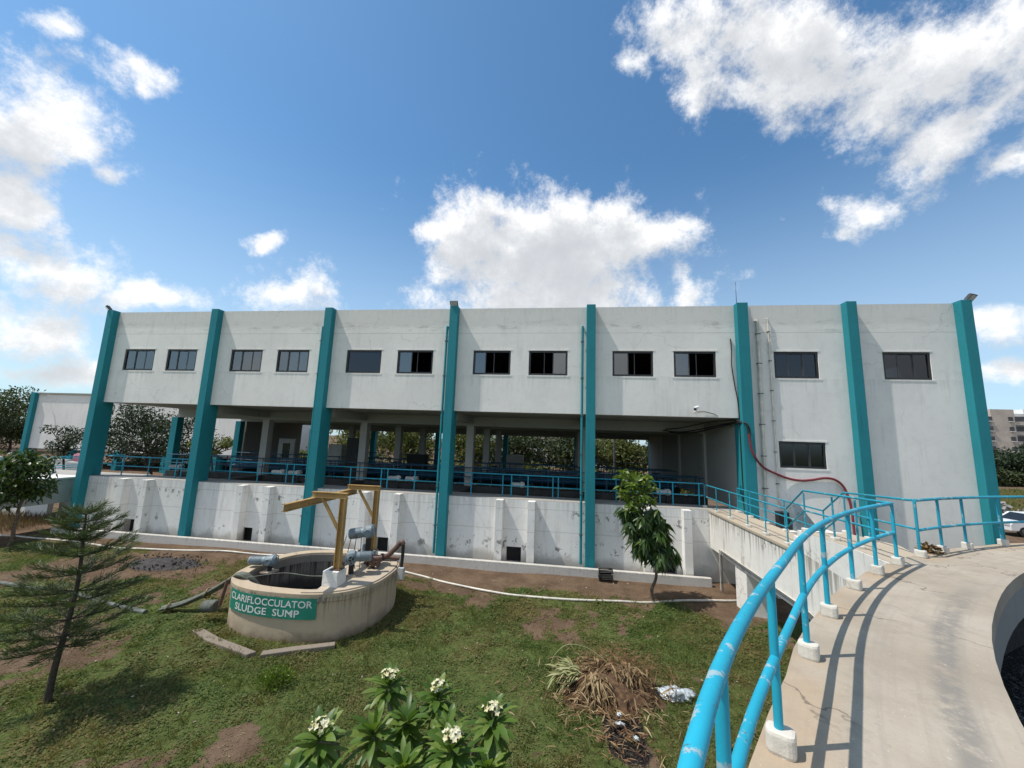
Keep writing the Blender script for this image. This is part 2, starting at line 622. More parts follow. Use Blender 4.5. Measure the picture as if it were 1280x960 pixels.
M['sump'] = wall_mat('sump_concrete', (.49, .395, .285), (.21, .16, .11), .8, drip=(1.0, .9, .75, (.215, .16, .11)), topband=(.88, .95, .7, (.27, .26, .23)), streak_scale=3.2, basedirt=(.0, .3, (.2, .15, .10), .7), bmp=.5, peel=([(.95, .15)], .7, (.14, .13, .12)))
M['slab'] = wall_mat('slab_concrete', (.46, .385, .295), (.22, .19, .15), .2, bmp=.5)
M['oldslab'] = wall_mat('weathered_slab', (.235, .195, .155), (.12, .10, .08), .4, bmp=.8)
M['footing'] = wall_mat('footing_concrete', (.62, .58, .51), (.30, .27, .22), .5, bmp=.8)
M['white_conc'] = wall_mat('whitewashed_concrete', (.80, .78, .74), (.38, .34, .29), .3, bmp=.5)
M['tank'] = wall_mat('tank_concrete', (.25, .25, .245), (.14, .135, .125), .5, bmp=.5)
M['ideck'] = simple('shaded_inner_concrete', (.06, .06, .058), .9, .3, 2)  # deck concrete copy, darkened to put the gallery's inner shade into its colour
M['sumpin'] = wall_mat('stained_sump_lining', (.27, .235, .195), (.03, .028, .025), .6, drip=(.8, 1.2, .85, (.022, .02, .018)), basedirt=(.2, .7, (.03, .028, .025), .8), streak_scale=2.4, bmp=.5)
M['deck'] = wall_mat('deck_concrete', (.36, .34, .31), (.2, .19, .17), .1)
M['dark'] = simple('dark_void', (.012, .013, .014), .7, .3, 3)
M['teal'] = wall_mat('teal_paint', (.020, .22, .258), (.014, .12, .145), .6, rough=.6, bmp=.15, streak_scale=4.0)
M['rail'] = paint_mat('cyan_rail_paint', (.012, .345, .49), (.34, .44, .46), .9, .52, 7.0)
M['rail2'] = paint_mat('blue_rail_paint_far', (.012, .28, .39), (.32, .42, .44), .8, .5, 7.0)
M['drail'] = paint_mat('blue_rail_paint', (.012, .28, .40), (.2, .3, .33), .3)
M['drail2'] = paint_mat('dark_blue_rail_paint', (.008, .07, .13), (.1, .16, .2), .2)
M['ochre'] = paint_mat('ochre_steel_paint', (.40, .245, .085), (.17, .09, .05), .75, .6, 7)
M['pump'] = paint_mat('grey_blue_machine_paint', (.20, .255, .285), (.13, .10, .08), .75, .5, 8)
M['wmach'] = paint_mat('white_machine_paint', (.48, .48, .46), (.2, .17, .14), .6, .5, 9)
M['rust'] = simple('brown_pipe_paint', (.12, .065, .05), .55, .4, 9, bmp=.15)
M['black'] = simple('black_rubber', (.016, .016, .017), .5, .3, 8)
M['hose'] = simple('worn_grey_green_hose', (.12, .13, .10), .7, .4, 7, bmp=.2)
M['red'] = simple('red_hose', (.20, .024, .034), .45, .3, 5)
M['pvc'] = simple('white_pipe_plastic', (.60, .565, .49), .45, .22, 3)
M['gpipe'] = simple('grey_green_pipe', (.125, .135, .115), .75, .45, 3)
M['frame'] = simple('dark_window_frame', (.022, .022, .024), .45, .3, 6)
M['sash'] = simple('grey_window_sash', (.06, .06, .065), .4, .3, 6)
M['lampgrey'] = simple('grey_lamp_metal', (.09, .095, .10), .45, .3, 9)
M['lampglass'] = simple('lamp_glass', (.55, .57, .58), .15, .1, 9)
M['camw'] = simple('white_camera_plastic', (.75, .75, .74), .4, .1, 9)
M['sign'] = paint_mat('green_sign_paint', (.016, .22, .15), (.10, .33, .26), .45, .45, 8)
M['letter'] = simple('white_letter_paint', (.72, .74, .72), .55, .12, 20)
M['ash'] = simple('black_ash', (.02, .019, .02), .95, .6, 6, col2=(.06, .052, .05), bmp=.6)
M['bag'] = simple('white_plastic_bag', (.50, .55, .58), .3, .25, 14)
M['straw'] = leaf_mat('dry_straw_leaf', (.13, .08, .04), (.33, .225, .115), (.48, .37, .21), .25, .8)
M['palegreen'] = leaf_mat('wilting_leaf', (.24, .25, .10), (.42, .42, .20), (.55, .52, .30), .25, .6)
M['twig'] = leaf_mat('brown_twig', (.09, .045, .02), (.18, .085, .035), (.25, .14, .07), .0, .8)
M['bark'] = simple('grey_brown_bark', (.14, .105, .075), .9, .5, 12, bmp=.6)
M['bark2'] = simple('dark_bark', (.06, .048, .038), .9, .5, 12, bmp=.6)
M['l_young'] = leaf_mat('drooping_tree_leaf', (.028, .062, .014), (.050, .100, .020), (.11, .17, .030), .32, .34)
M['l_top'] = leaf_mat('fresh_tree_leaf', (.07, .13, .015), (.13, .20, .025), (.20, .26, .05), .40, .35)
M['l_round'] = leaf_mat('round_tree_leaf', (.030, .060, .014), (.054, .098, .022), (.12, .17, .03), .34, .4)
M['l_pine'] = leaf_mat('pine_needle', (.040, .066, .022), (.066, .096, .034), (.13, .15, .055), .28, .55)
M['l_frang'] = leaf_mat('frangipani_leaf', (.060, .125, .020), (.130, .225, .038), (.26, .33, .08), .45, .42)
M['l_bush'] = leaf_mat('small_bush_leaf', (.08, .14, .014), (.14, .21, .02), (.22, .28, .05), .35, .4)
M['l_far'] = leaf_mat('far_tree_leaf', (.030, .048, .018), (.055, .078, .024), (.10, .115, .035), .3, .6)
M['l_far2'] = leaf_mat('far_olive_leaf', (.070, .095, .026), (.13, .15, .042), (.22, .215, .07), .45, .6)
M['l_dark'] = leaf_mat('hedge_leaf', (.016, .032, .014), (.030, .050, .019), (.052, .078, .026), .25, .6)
M['l_cover'] = leaf_mat('ground_cover_leaf', (.066, .120, .026), (.112, .180, .040), (.22, .26, .08), .5, .8, dry=(.23, .195, .075))
M['l_grass'] = leaf_mat('grass_blade', (.075, .120, .020), (.130, .180, .032), (.26, .25, .09), .35, .65, dry=(.24, .19, .08))
M['dry'] = leaf_mat('dry_grass', (.11, .075, .04), (.21, .15, .08), (.33, .26, .15), .25, .8)
M['petal'] = leaf_mat('cream_petal', (.72, .63, .33), (.80, .76, .56), (.84, .82, .70), .30, .5)
M['carw'] = simple('white_car_paint', (.74, .75, .76), .25, .05, 2)
M['carglass'] = simple('car_glass', (.02, .024, .028), .08, .1, 2)
M['pink'] = simple('faded_pink_cloth', (.52, .17, .22), .8, .3, 6)
M['farwall'] = simple('far_block_wall', (.50, .43, .37), .9, .15, .4)
M['farwhite'] = simple('far_block_white', (.70, .70, .68), .9, .12, .4)
M['farwin'] = simple('far_window', (.06, .062, .07), .4, .4, .8)
M['rubble'] = simple('grey_rubble', (.26, .25, .23), .9, .5, 2.5, bmp=.5)
M['stem'] = simple('grey_green_stem', (.16, .16, .11), .7, .3, 9)

# window glass: tinted, lets a little through, mirrors the sky
gm, h, pr, out = new_mat('tinted_glass')
tr = h.node('ShaderNodeBsdfTransparent')
tr.inputs[0].default_value = (.42, .44, .46, 1)
gl = h.node('ShaderNodeBsdfGlossy')
gl.inputs['Color'].default_value = (.60, .61, .61, 1)
gl.inputs['Roughness'].default_value = .10
mx = h.node('ShaderNodeMixShader')
fr = h.node('ShaderNodeFresnel')
fr.inputs[0].default_value = 1.6
h.put(mx.inputs[0], h.m('ADD', fr.outputs[0], .20, clamp=True))
h.t.links.new(tr.outputs[0], mx.inputs[1])
h.t.links.new(gl.outputs[0], mx.inputs[2])
h.t.links.new(mx.outputs[0], out.inputs[0])
M['glass'] = gm
gd = gm.copy()
gd.name = 'dark_tinted_glass'
for nd in gd.node_tree.nodes:
    if nd.type == 'BSDF_GLOSSY':
        nd.inputs['Color'].default_value = (.22, .23, .25, 1)
    if nd.type == 'BSDF_TRANSPARENT':
        nd.inputs[0].default_value = (.25, .26, .27, 1)
M['glassd'] = gd

# tank water
wm, h, pr, out = new_mat('dark_tank_water')
p = pos(h)
pr.inputs['Base Color'].default_value = (.006, .008, .009, 1)
pr.inputs['Roughness'].default_value = .12
pr.inputs['Specular IOR Level'].default_value = .35
bump(h, pr, h.m('ADD', h.noise(p, 5, 4, .6, dist=1.0), h.m('MULTIPLY', h.noise(p, 16, 3), .5)), .9, .06)
M['water'] = wm

# walkway concrete
km, h, pr, out = new_mat('walkway_concrete')
p = pos(h)
x, y, z = h.sep(p)
CX, CY = 14.956, -5.567
dx, dy = h.m('SUBTRACT', x, CX), h.m('SUBTRACT', y, CY)
rad = h.m('SQRT', h.m('ADD', h.m('MULTIPLY', dx, dx), h.m('MULTIPLY', dy, dy)))
ang = h.m('ARCTAN2', dy, h.m('MULTIPLY', dx, -1.0))
c = h.mix(h.ramp(h.noise(p, .9, 5, .6), .3, .7), (.332, .283, .220), (.425, .370, .300))
c = h.mix(h.m('MULTIPLY', h.ramp(h.noise(p, 2.6, 8, .72), .47, .70), .55), c, (.27, .23, .185))
c = h.mix(h.m('MULTIPLY', h.ramp(h.noise(p, 21, 5, .75), .55, .72), .35), c, (.25, .21, .17))
# broom marks along the ring and a damp grey run beside the inner lip
br = h.noise(h.comb(h.m('MULTIPLY', rad, 14), h.m('MULTIPLY', ang, 5), 0), 1.0, 5, .65)
c = h.mix(h.m('MULTIPLY', h.ramp(br, .46, .70), .38), c, (.29, .25, .21))
wob = h.m('MULTIPLY', h.m('SUBTRACT', h.noise(p, 1.6, 4), .5), .16)
run = h.m('MULTIPLY', h.ramp(h.m('ABSOLUTE', h.m('SUBTRACT', h.m('ADD', rad, wob), 15.16)), .14, .03), h.ramp(h.noise(p, 1.1, 4), .2, .5))
run = h.m('MULTIPLY', run, h.ramp(y, 6.8, 4.8))
run = h.m('MULTIPLY', run, h.ramp(h.noise(p, 7, 6, .7), .30, .58))
c = h.mix(h.m('MULTIPLY', run, .75), c, (.20, .188, .17))
warm = h.m('MULTIPLY', h.ramp(rad, 15.6, 15.9), h.ramp(h.noise(p, .8, 3), .35, .6))
c = h.mix(h.m('MULTIPLY', warm, .5), c, (.42, .295, .18))
sp = h.ramp(h.noise(p, 46, 2), .70, .74)
c = h.mix(h.m('MULTIPLY', sp, .5), c, (.70, .66, .58))
vor = h.node('ShaderNodeTexVoronoi', feature='DISTANCE_TO_EDGE')
h.put(vor.inputs['Vector'], h.v('ADD', p, h.scale(h.v('SUBTRACT', h.noise(p, 1.8, 4, color=True), (.5, .5, .5)), .8)))
vor.inputs['Scale'].default_value = .45
c = h.mix(h.m('MULTIPLY', h.m('MULTIPLY', h.ramp(vor.outputs['Distance'], .006, .002), h.ramp(h.noise(p, .6, 2), .40, .5)), .75), c, (.14, .115, .09))
h.put(pr.inputs['Base Color'], c)
pr.inputs['Roughness'].default_value = .9
pr.inputs['Specular IOR Level'].default_value = .2
bump(h, pr, h.m('ADD', h.noise(p, 30, 5, .65), h.m('MULTIPLY', h.noise(p, 3, 3), 2)), .35, .012)
M['walk'] = km

# ground: soil, dry litter and green, driven by a cover value kept on the sheet
sm, h, pr, out = new_mat('ground_soil')
p = pos(h)
at = h.node('ShaderNodeAttribute')
at.attribute_name = 'cover'
cov = at.outputs['Fac']
n1 = h.noise(p, 1.2, 6, .65)
n2 = h.noise(p, 9, 6, .7)
soil = h.mix(h.ramp(n1, .3, .7), (.105, .067, .045), (.185, .126, .084))
soil = h.mix(h.m('MULTIPLY', h.ramp(n2, .5, .72), .4), soil, (.25, .175, .115))
soil = h.mix(h.m('MULTIPLY', h.ramp(h.noise(p, 24, 4, .7), .56, .7), .5), soil, (.055, .036, .024))
grn = h.mix(h.ramp(n2, .35, .65), (.058, .078, .022), (.112, .138, .042))
at2 = h.node('ShaderNodeAttribute')
at2.attribute_name = 'char'
chv = h.ramp(h.m('ADD', at2.outputs['Fac'], h.m('MULTIPLY', h.m('SUBTRACT', n2, .5), 1.1)), .40, .62)
soil = h.mix(chv, soil, h.mix(h.ramp(h.noise(p, 30, 4), .4, .7), (.012, .011, .011), (.06, .05, .044)))
c = h.mix(h.ramp(h.m('ADD', cov, h.m('MULTIPLY', h.m('SUBTRACT', n2, .5), .5)), .35, .65), soil, grn)
h.put(pr.inputs['Base Color'], c)
pr.inputs['Roughness'].default_value = 1.0
pr.inputs['Specular IOR Level'].default_value = .1
bump(h, pr, h.m('ADD', n2, h.noise(p, 40, 4, .7)), .8, .04)
M['ground'] = sm

# ------------------------------------------------------------------ ground sheet
SC = np.array([-7.02, 11.30])
SA, SB, SN = 2.1, 1.85, 2.6


def gz(x, y):
    near = sst(60, 30, np.abs(x)) * sst(45, 22, np.abs(y))
    return (fbm(x, y, 3.0, 3, 3) - .5) * .14 * near - .03


def cover(x, y):
    b = np.full(np.shape(x), .18)
    b = b - .40 * sst(14.0, 14.7, y) * sst(-9, -7, x)
    b = b - .22 * sst(13.1, 13.8, y) * sst(-5, -3, x)
    b = b - .13 * sst(10.8, 12.0, y) * sst(-8.5, -10, x)
    b = b - .25 * sst(14.6, 15.4, y)
    wx, wy = x + (fbm(x, y, 1.1, 71, 4) - .5) * 2.6, y + (fbm(x, y, 1.1, 81, 4) - .5) * 2.0
    spot = lambda cx, cy, r, a: a * sst(r * 1.1, r * .2, np.hypot(wx - cx, (wy - cy) * 1.15))
    b = b - spot(-14.6, 13.5, 2.6, .5) - spot(-11.3, 8.4, 2.2, .22) - spot(-5.0, 6.5, 1.05, .27) - spot(.9, 7.5, 1.2, .30)
    b = b - spot(-.6, 11.9, 1.2, .10) - spot(-8.6, 6.3, 1.6, .10) - spot(-3.6, 12.9, 1.8, .12) - spot(1.2, 9.0, 1.3, .3) - spot(-19, 12, 4, .14)
    b = b + spot(3.0, 9.5, 3.5, .16) + spot(-1.5, 7.0, 2.0, .1)
    return sst(.40, .64, fbm(x, y, 1.9, 11, 5) + b + (fbm(x, y, .35, 61, 3) - .5) * .42 + (fbm(x, y, .11, 65, 2) - .5) * .22)


def axis(lo, hi, step, far):
    core = np.arange(lo, hi + step / 2, step)
    ext = np.array([1, 2.5, 5, 10, 20, 40, 80, 160, 320, 640, 1280, 2600.0])
    ext = ext[ext < far]
    return np.concatenate([lo - ext[::-1], core, hi + ext])


gx, gy = axis(-30, 10, .11, 3000), axis(2, 17, .11, 3000)
GX, GY = np.meshgrid(gx, gy)
GZ = gz(GX, GY)
idx = np.arange(GX.size).reshape(GX.shape)
gq = np.stack([idx[:-1, :-1], idx[:-1, 1:], idx[1:, 1:], idx[1:, :-1]], -1).reshape(-1, 4)
cv = cover(GX, GY)


def char(x, y):
    wx, wy = x + (fbm(x, y, .8, 101, 4) - .5) * 1.2, y + (fbm(x, y, .8, 111, 4) - .5) * 1.0
    e = lambda cx, cy, rx, ry: sst(1.15, .45, np.hypot((wx - cx) / rx, (wy - cy) / ry))
    return np.maximum(np.maximum(e(1.05, 8.1, .50, 1.05), e(-14.7, 13.45, 1.7, .95)), e(1.25, 9.3, 1.0, .5) * .8)


ground = np_mesh('ground', np.stack([GX, GY, GZ], -1).reshape(-1, 3), gq, M['ground'], None, True, {'cover': (cv * (1 - .9 * char(GX, GY))).ravel(), 'char': char(GX, GY).ravel()})
tag(ground, kind='structure')

# ------------------------------------------------------------------ main building
YF = 16.5
COLX = [-23.04, -17.02, -11.01, -4.96, 1.08, 7.10, 11.10, 15.03]
TOP, SOF, DECK = 10.87, 6.22, 2.61
bld = empty('filter_building', (-4, YF, 0), 'long pale two storey plant building on teal columns with an open gallery below', 'building')

WIN = [(-22.13, -20.37), (-19.66, -17.98), (-16.10, -14.41), (-13.62, -11.97), (-10.07, -8.36), (-7.58, -5.89), (-4.04, -2.36),
       (-1.56, .11), (1.99, 3.65), (4.47, 6.12), (8.31, 9.94), (12.22, 13.86)]
WZ0, WZ1 = 7.85, 8.93
holes = [(a, b, WZ0, WZ1) for a, b in WIN]


def wall_holes(mb, x0, x1, z0, z1, y0, y1, holes, axis='x'):
    xs = sorted({x0, x1, *[q for h_ in holes for q in h_[:2]]})
    zs = sorted({z0, z1, *[q for h_ in holes for q in h_[2:]]})
    P = (lambda a, b, c: (a, b, c)) if axis == 'x' else (lambda a, b, c: (b, a, c))
    inside = lambda a, c: any(h_[0] < a < h_[1] and h_[2] < c < h_[3] for h_ in holes)
    for i in range(len(xs) - 1):
        for k in range(len(zs) - 1):
            a, b, c, d_ = xs[i], xs[i + 1], zs[k], zs[k + 1]
            if inside((a + b) / 2, (c + d_) / 2):
                continue
            for yy in (y0, y1):
                mb.add([P(a, yy, c), P(b, yy, c), P(b, yy, d_), P(a, yy, d_)], [(0, 1, 2, 3)])
    for (a, b, c, d_) in holes + [(x0, x1, z0, z1)]:
        mb.add([P(a, y0, c), P(b, y0, c), P(b, y0, d_), P(a, y0, d_), P(a, y1, c), P(b, y1, c), P(b, y1, d_), P(a, y1, d_)],
               [(0, 1, 5, 4), (1, 2, 6, 5), (2, 3, 7, 6), (3, 0, 4, 7)])


mb = MB()
wall_holes(mb, -22.98, 6.90, SOF, TOP, YF, YF + .25, [h_ for h_ in holes if h_[1] < 7])
mb.build('upper_wall', M['facade'], bld)
mb = MB()
wall_holes(mb, 6.90, 15.0, -.1, TOP, YF, YF + .25, [h_ for h_ in holes if h_[0] > 7] + [(8.29, 9.95, 4.35, 5.36)])
mb.build('block_wall', M['facade'], bld)
# end walls (a window in each lets the sky show through the corner rooms), partition by the gallery, back
mb = MB()
wall_holes(mb, YF + .251, 33.8, SOF, TOP, -22.98, -22.75, [(17.5, 19.3, 7.9, 8.95)], 'y')
wall_holes(mb, YF + .251, 33.8, -.1, TOP, 14.75, 14.98, [(17.6, 20.2, 7.9, 8.95)], 'y')
mb.box(-22.74, 14.74, 33.57, 33.8, SOF, TOP)
mb.build('end_wall', M['facade'], bld)
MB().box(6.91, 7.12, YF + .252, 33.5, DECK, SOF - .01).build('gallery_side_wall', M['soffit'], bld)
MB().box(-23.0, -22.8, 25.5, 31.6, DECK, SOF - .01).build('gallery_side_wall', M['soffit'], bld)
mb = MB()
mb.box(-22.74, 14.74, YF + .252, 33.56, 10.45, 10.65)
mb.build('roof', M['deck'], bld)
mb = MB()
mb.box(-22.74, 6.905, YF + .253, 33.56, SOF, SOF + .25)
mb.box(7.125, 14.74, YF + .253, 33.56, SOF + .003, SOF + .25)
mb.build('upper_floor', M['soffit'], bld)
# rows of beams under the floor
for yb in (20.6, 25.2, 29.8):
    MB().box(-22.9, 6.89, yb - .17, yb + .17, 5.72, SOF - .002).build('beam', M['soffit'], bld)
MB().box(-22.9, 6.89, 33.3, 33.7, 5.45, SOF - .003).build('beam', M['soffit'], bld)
for x in COLX[1:5]:
    MB().box(x - .14, x + .14, YF + .76, 20.42, 5.85, SOF - .004).build('beam', M['soffit'], bld)
# columns
for i, x in enumerate(COLX):
    hw = .21 if i == 5 else .185
    MB().box(x - hw, x + hw, YF - .31, YF + .46, -.05, TOP + .03).build('column', M['teal'], bld, bevel=.012)
for x in COLX[:5]:
    for k, y in enumerate((20.6, 25.2, 29.8)):
        tealc = (x == COLX[0])
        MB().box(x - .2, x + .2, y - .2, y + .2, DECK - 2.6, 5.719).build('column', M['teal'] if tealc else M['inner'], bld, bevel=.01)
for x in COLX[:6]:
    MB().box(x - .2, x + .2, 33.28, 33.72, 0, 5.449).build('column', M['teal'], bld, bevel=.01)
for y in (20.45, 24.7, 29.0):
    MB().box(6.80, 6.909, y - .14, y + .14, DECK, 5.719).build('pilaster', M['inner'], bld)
# lower wall, deck, filter pits
mb = MB()
DRN = [(-20.48, -19.93), (-14.40, -13.77), (-7.95, -7.35), (-2.27, -1.65), (3.80, 4.39)]
wall_holes(mb, -23.0, 6.89, -.2, DECK - .001, YF, YF + .3, [(a, b, .12, .74) for a, b in DRN])
mb.build('lower_wall', M['lower'], bld)
for a, b in DRN:
    MB().box(a - .02, b + .02, YF + .301, YF + .7, .0, .80).build('drain_opening', M['dark'], bld)
for xs in ((-20.57, -19.30), (-14.34, -13.0), (-8.45, -6.97), (-2.56, -1.25), (3.28, 4.74)):
    for x in xs:
        MB().box(x - .15, x + .15, YF - .36, YF - .001, -.1, DECK - .004).build('buttress', M['lower'], bld, bevel=.01)
mb = MB()
mb.box(-23.0, 6.9, YF + .302, 17.75, DECK - .35, DECK + .012)
mb.box(-22.999, 6.899, YF + .004, YF + .3015, DECK + .0005, DECK + .012)
mb.build('deck', M['deck'], bld)
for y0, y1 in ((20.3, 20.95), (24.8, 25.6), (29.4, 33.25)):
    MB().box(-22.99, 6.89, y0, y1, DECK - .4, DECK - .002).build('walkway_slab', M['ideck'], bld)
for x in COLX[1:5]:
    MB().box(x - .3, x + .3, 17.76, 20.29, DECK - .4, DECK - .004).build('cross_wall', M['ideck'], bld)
mb = MB()
mb.box(-22.9, 6.89, 17.9, 33.7, .9, 1.0)
mb.build('filter_bed', M['dark'], bld)
# window units
OPEN = {4: [(.02, .98)], 5: [(.03, .40)], 6: [(.03, .34)], 7: [(.62, .97)], 8: [(.03, .40)], 9: [(.03, .38)]}
for i, (a, b) in enumerate(WIN + [(8.29, 9.95)]):
    z0, z1 = (WZ0, WZ1) if i < 12 else (4.35, 5.36)
    t = .08
    ya, yb = YF + .035, YF + .14
    mb = MB()
    mb.box(a, b, ya, yb, z0, z0 + t)
    mb.box(a, b, ya, yb, z1 - t, z1)
    mb.box(a, a + t, ya, yb, z0 + t, z1 - t)
    mb.box(b - t, b, ya, yb, z0 + t, z1 - t)
    wn = mb.build('window', M['frame'], bld)
    w_ = b - a
    spans = OPEN.get(i, [(.02, .34), (.34, .66), (.66, .98)])
    for k, (s0, s1) in enumerate(spans):
        xa, xb = a + w_ * s0, a + w_ * s1
        yy = YF + .075 + (.02 if k % 2 else 0)
        e = .036
        MB().box(xa, xa + e, yy - .008, yy + .012, z0 + t, z1 - t).build('sash', M['sash'], wn)
        MB().box(xb - e, xb, yy - .008, yy + .012, z0 + t, z1 - t).build('sash', M['sash'], wn)
        MB().box(xa + e, xb - e, yy, yy + .006, z0 + t, z1 - t).build('pane', M['glassd'] if i in (4, 10, 11, 12) else M['glass'], wn)
    if i in OPEN and i != 4:
        mb = MB()
        xm = a + w_ * (.55 if i != 7 else .40)
        mb.box(xm - .014, xm + .014, YF + .10, YF + .12, z0 + t, z1 - t)
        mb.build('sash', M['sash'], wn)
    # plaster band round the opening
    MB().box(a - .07, b + .07, YF - .012, YF + .001, z0 - .07, z0 - .002).build('sill', M['facade'], wn)
    MB().box(a - .07, b + .07, YF - .012, YF + .001, z1 + .002, z1 + .06).build('lintel', M['facade'], wn)

# drain kerb in front of the wall
kb = MB().box(-23.6, 5.45, 15.9, 16.1, -.2, .28).build('drain_kerb', M['kerb'], None, bevel=.02)
tag(kb, 'low white stained kerb wall running along the foot of the long building', 'kerb')

# ------------------------------------------------------------------ railings
def arc_pt(a, r, z):
    return np.array([CX + r * math.cos(a), CY + r * math.sin(a), z])


def rail_thing(name, label, paths, posts, h_top, h_mid, r, mat, plinth=None, cat='railing', group=None, post_r=None):
    """paths: list of floor-level polylines; posts: list of floor-level points"""
    base = paths[0][0]
    t = empty(name, tuple(base), label, cat, group)
    for pth in paths:
        MB().tube([np.array(p) + (0, 0, h_top) for p in pth], r, 12).build('top_rail', mat, t, True)
        MB().tube([np.array(p) + (0, 0, h_mid) for p in pth], r * .92, 12).build('mid_rail', mat, t, True)
    for p in posts:
        p = np.array(p, float)
        MB().tube([p, p + (0, 0, h_top - r * .3)], (post_r or r * .85), 12).build('post', mat, t, True)
        if plinth:
            L, Wd, H, dirf, offs = plinth
            d_ = dirf(p)
            s_ = np.array((-d_[1], d_[0]))
            c_ = p[:2] + d_ * offs
            poly = []
            for k in range(20):
                an = 2 * math.pi * k / 20
                q = np.array((math.cos(an), math.sin(an)))
                q = np.sign(q) * np.abs(q) ** .6
                jj = 1 + random.uniform(-.03, .03)
                poly.append(tuple(c_ + d_ * q[0] * L / 2 * jj + s_ * q[1] * Wd / 2 * jj))
            MB().prism(poly, p[2] - .004, p[2] + H).build('plinth', M['footing'], t, False, bevel=.02)
    return t


WK = 3.35
RP = 15.97


def rrail(a):
    return 15.955 + .135 * float(sst(146, 156, math.degrees(a)))


near_pts = [(1.22, 2.61), (1.98, 3.74), (2.71, 4.65), (3.56, 5.61), (4.33, 6.38), (5.03, 6.94)]
far_pts = [(5.81, 7.56), (6.55, 8.01), (7.31, 8.44), (8.38, 8.98)]
an_of = lambda p: math.atan2(p[1] - CY, p[0] - CX)
na = [an_of(p) for p in near_pts]
na = [R_(171.4), R_(167.0), R_(162.6), R_(158.1), R_(153.7)] + na
fa = [an_of(p) for p in far_pts] + [an_of(far_pts[-1]) - R_(4.2) * k for k in range(1, 8)]
radial = lambda p: np.array((CX - p[0], CY - p[1])) / math.hypot(CX - p[0], CY - p[1])
PL = (.145, .125, .115, radial, .008)
narc = [arc_pt(a, rrail(a), WK) for a in np.linspace(R_(174), na[-1], 60)]
rail_thing('walkway_railing', 'sky blue tubular railing curving along the near edge of the tank walkway, paint chipped',
           [narc], [arc_pt(a, rrail(a), WK) for a in na], .90, .47, .0275, M['rail'], PL)
farc = [arc_pt(a, RP, WK) for a in np.linspace(fa[0], fa[-1] - .02, 40)]
rail_thing('walkway_railing', 'blue tubular railing on the far side of the walkway before the end of the building',
           [farc], [arc_pt(a, RP, WK) for a in fa], .90, .42, .025, M['rail2'], PL)

# ------------------------------------------------------------------ tank and walkway
NS = 180
angs = [2 * math.pi * k / NS for k in range(NS)]


def rin(a):
    dg = math.degrees(a) % 360
    return 14.88 + .25 * float(sst(135, 112, dg)) if dg < 220 else 14.9


inner = [(CX + rin(a) * math.cos(a), CY + rin(a) * math.sin(a)) for a in angs]
outer = [(CX + (rrail(a) + .10 + .012 * math.sin(a * 61)) * math.cos(a), CY + (rrail(a) + .10 + .012 * math.sin(a * 61)) * math.sin(a)) for a in angs]
wk = MB().ring(outer, inner, WK - .17, WK).build('walkway', M['walk'], None, bevel=.0)
tag(wk, kind='structure')
tw = empty('tank_wall', (CX, CY, 0), 'round grey concrete tank wall carrying the curved walkway', 'tank')
MB().ring([(CX + 15.86 * math.cos(a), CY + 15.86 * math.sin(a)) for a in angs], [(CX + 15.5 * math.cos(a), CY + 15.5 * math.sin(a)) for a in angs], -.2, WK - .171).build('outer_wall', M['white_conc'], tw)
MB().ring([(CX + (rin(a) + .2) * math.cos(a), CY + (rin(a) + .2) * math.sin(a)) for a in angs], [(CX + (rin(a) + .004) * math.cos(a), CY + (rin(a) + .004) * math.sin(a)) for a in angs], 2.80, WK - .172).build('launder_lip', M['tank'], tw)
MB().ring([(CX + (rin(a) + .55) * math.cos(a), CY + (rin(a) + .55) * math.sin(a)) for a in angs], [(CX + (rin(a) + .40) * math.cos(a), CY + (rin(a) + .40) * math.sin(a)) for a in angs], .2, WK - .174).build('inner_wall', M['dark'], tw)  # near-black colour stands in for shade on the concrete inside the tank
wat = MB().prism([(CX + (rin(a) + .41) * math.cos(a), CY + (rin(a) + .41) * math.sin(a)) for a in angs], 1.85, 1.95).build('water', M['water'], None)
tag(wat, kind='structure')

# ------------------------------------------------------------------ footbridge (right)
fb_ = empty('footbridge', (6.1, 12, 0), 'streaked white concrete footbridge from the tank walkway to the building deck', 'bridge')
BX0, BX1 = 5.62, 6.66
MB().box(BX0, BX1, 10.98, YF - .02, DECK - 1.37, DECK).build('channel_side', M['bridge'], fb_, bevel=.012)
# landing and the upper side, skewed onto the ring
pl = [(BX0, 10.45), (BX1, 10.45), (6.62, 9.0), (5.95, 7.62), (5.0, 6.98), (5.25, 8.2)]
vs, fs = [], []
zt = lambda y: 3.12 + (WK - .012 - 3.12) * max(0, min(1, (10.45 - y) / 3.2))
n = len(pl)
mb = MB()
mb.add([(x, y, DECK - 1.37) for x, y in pl] + [(x, y, zt(y)) for x, y in pl],
       [tuple(range(n)), tuple(range(2 * n - 1, n - 1, -1))] + [(i, n + i, n + (i + 1) % n, (i + 1) % n) for i in range(n)])
mb.build('landing', M['bridge'], fb_)
prof = [(10.451, DECK - 1.36), (10.979, DECK - 1.36), (10.979, DECK + .17), (10.80, DECK + .17), (10.80, DECK + .34), (10.62, DECK + .34), (10.62, DECK + .505), (10.451, DECK + .505)]
mb = MB()
n = len(prof)
mb.add([(BX0 + .004, y, z) for y, z in prof] + [(BX1 - .004, y, z) for y, z in prof],
       [tuple(range(n)), tuple(range(2 * n - 1, n - 1, -1))] + [(i, n + i, n + (i + 1) % n, (i + 1) % n) for i in range(n)])
mb.build('steps', M['bridge'], fb_)
MB().box(5.66, 6.25, 13.6, 14.4, -.2, DECK - 1.372).build('pillar', M['white_conc'], fb_, bevel=.012)
MB().box(5.75, 6.45, 9.3, 9.9, -.2, DECK - 1.373).build('pillar', M['white_conc'], fb_, bevel=.012)
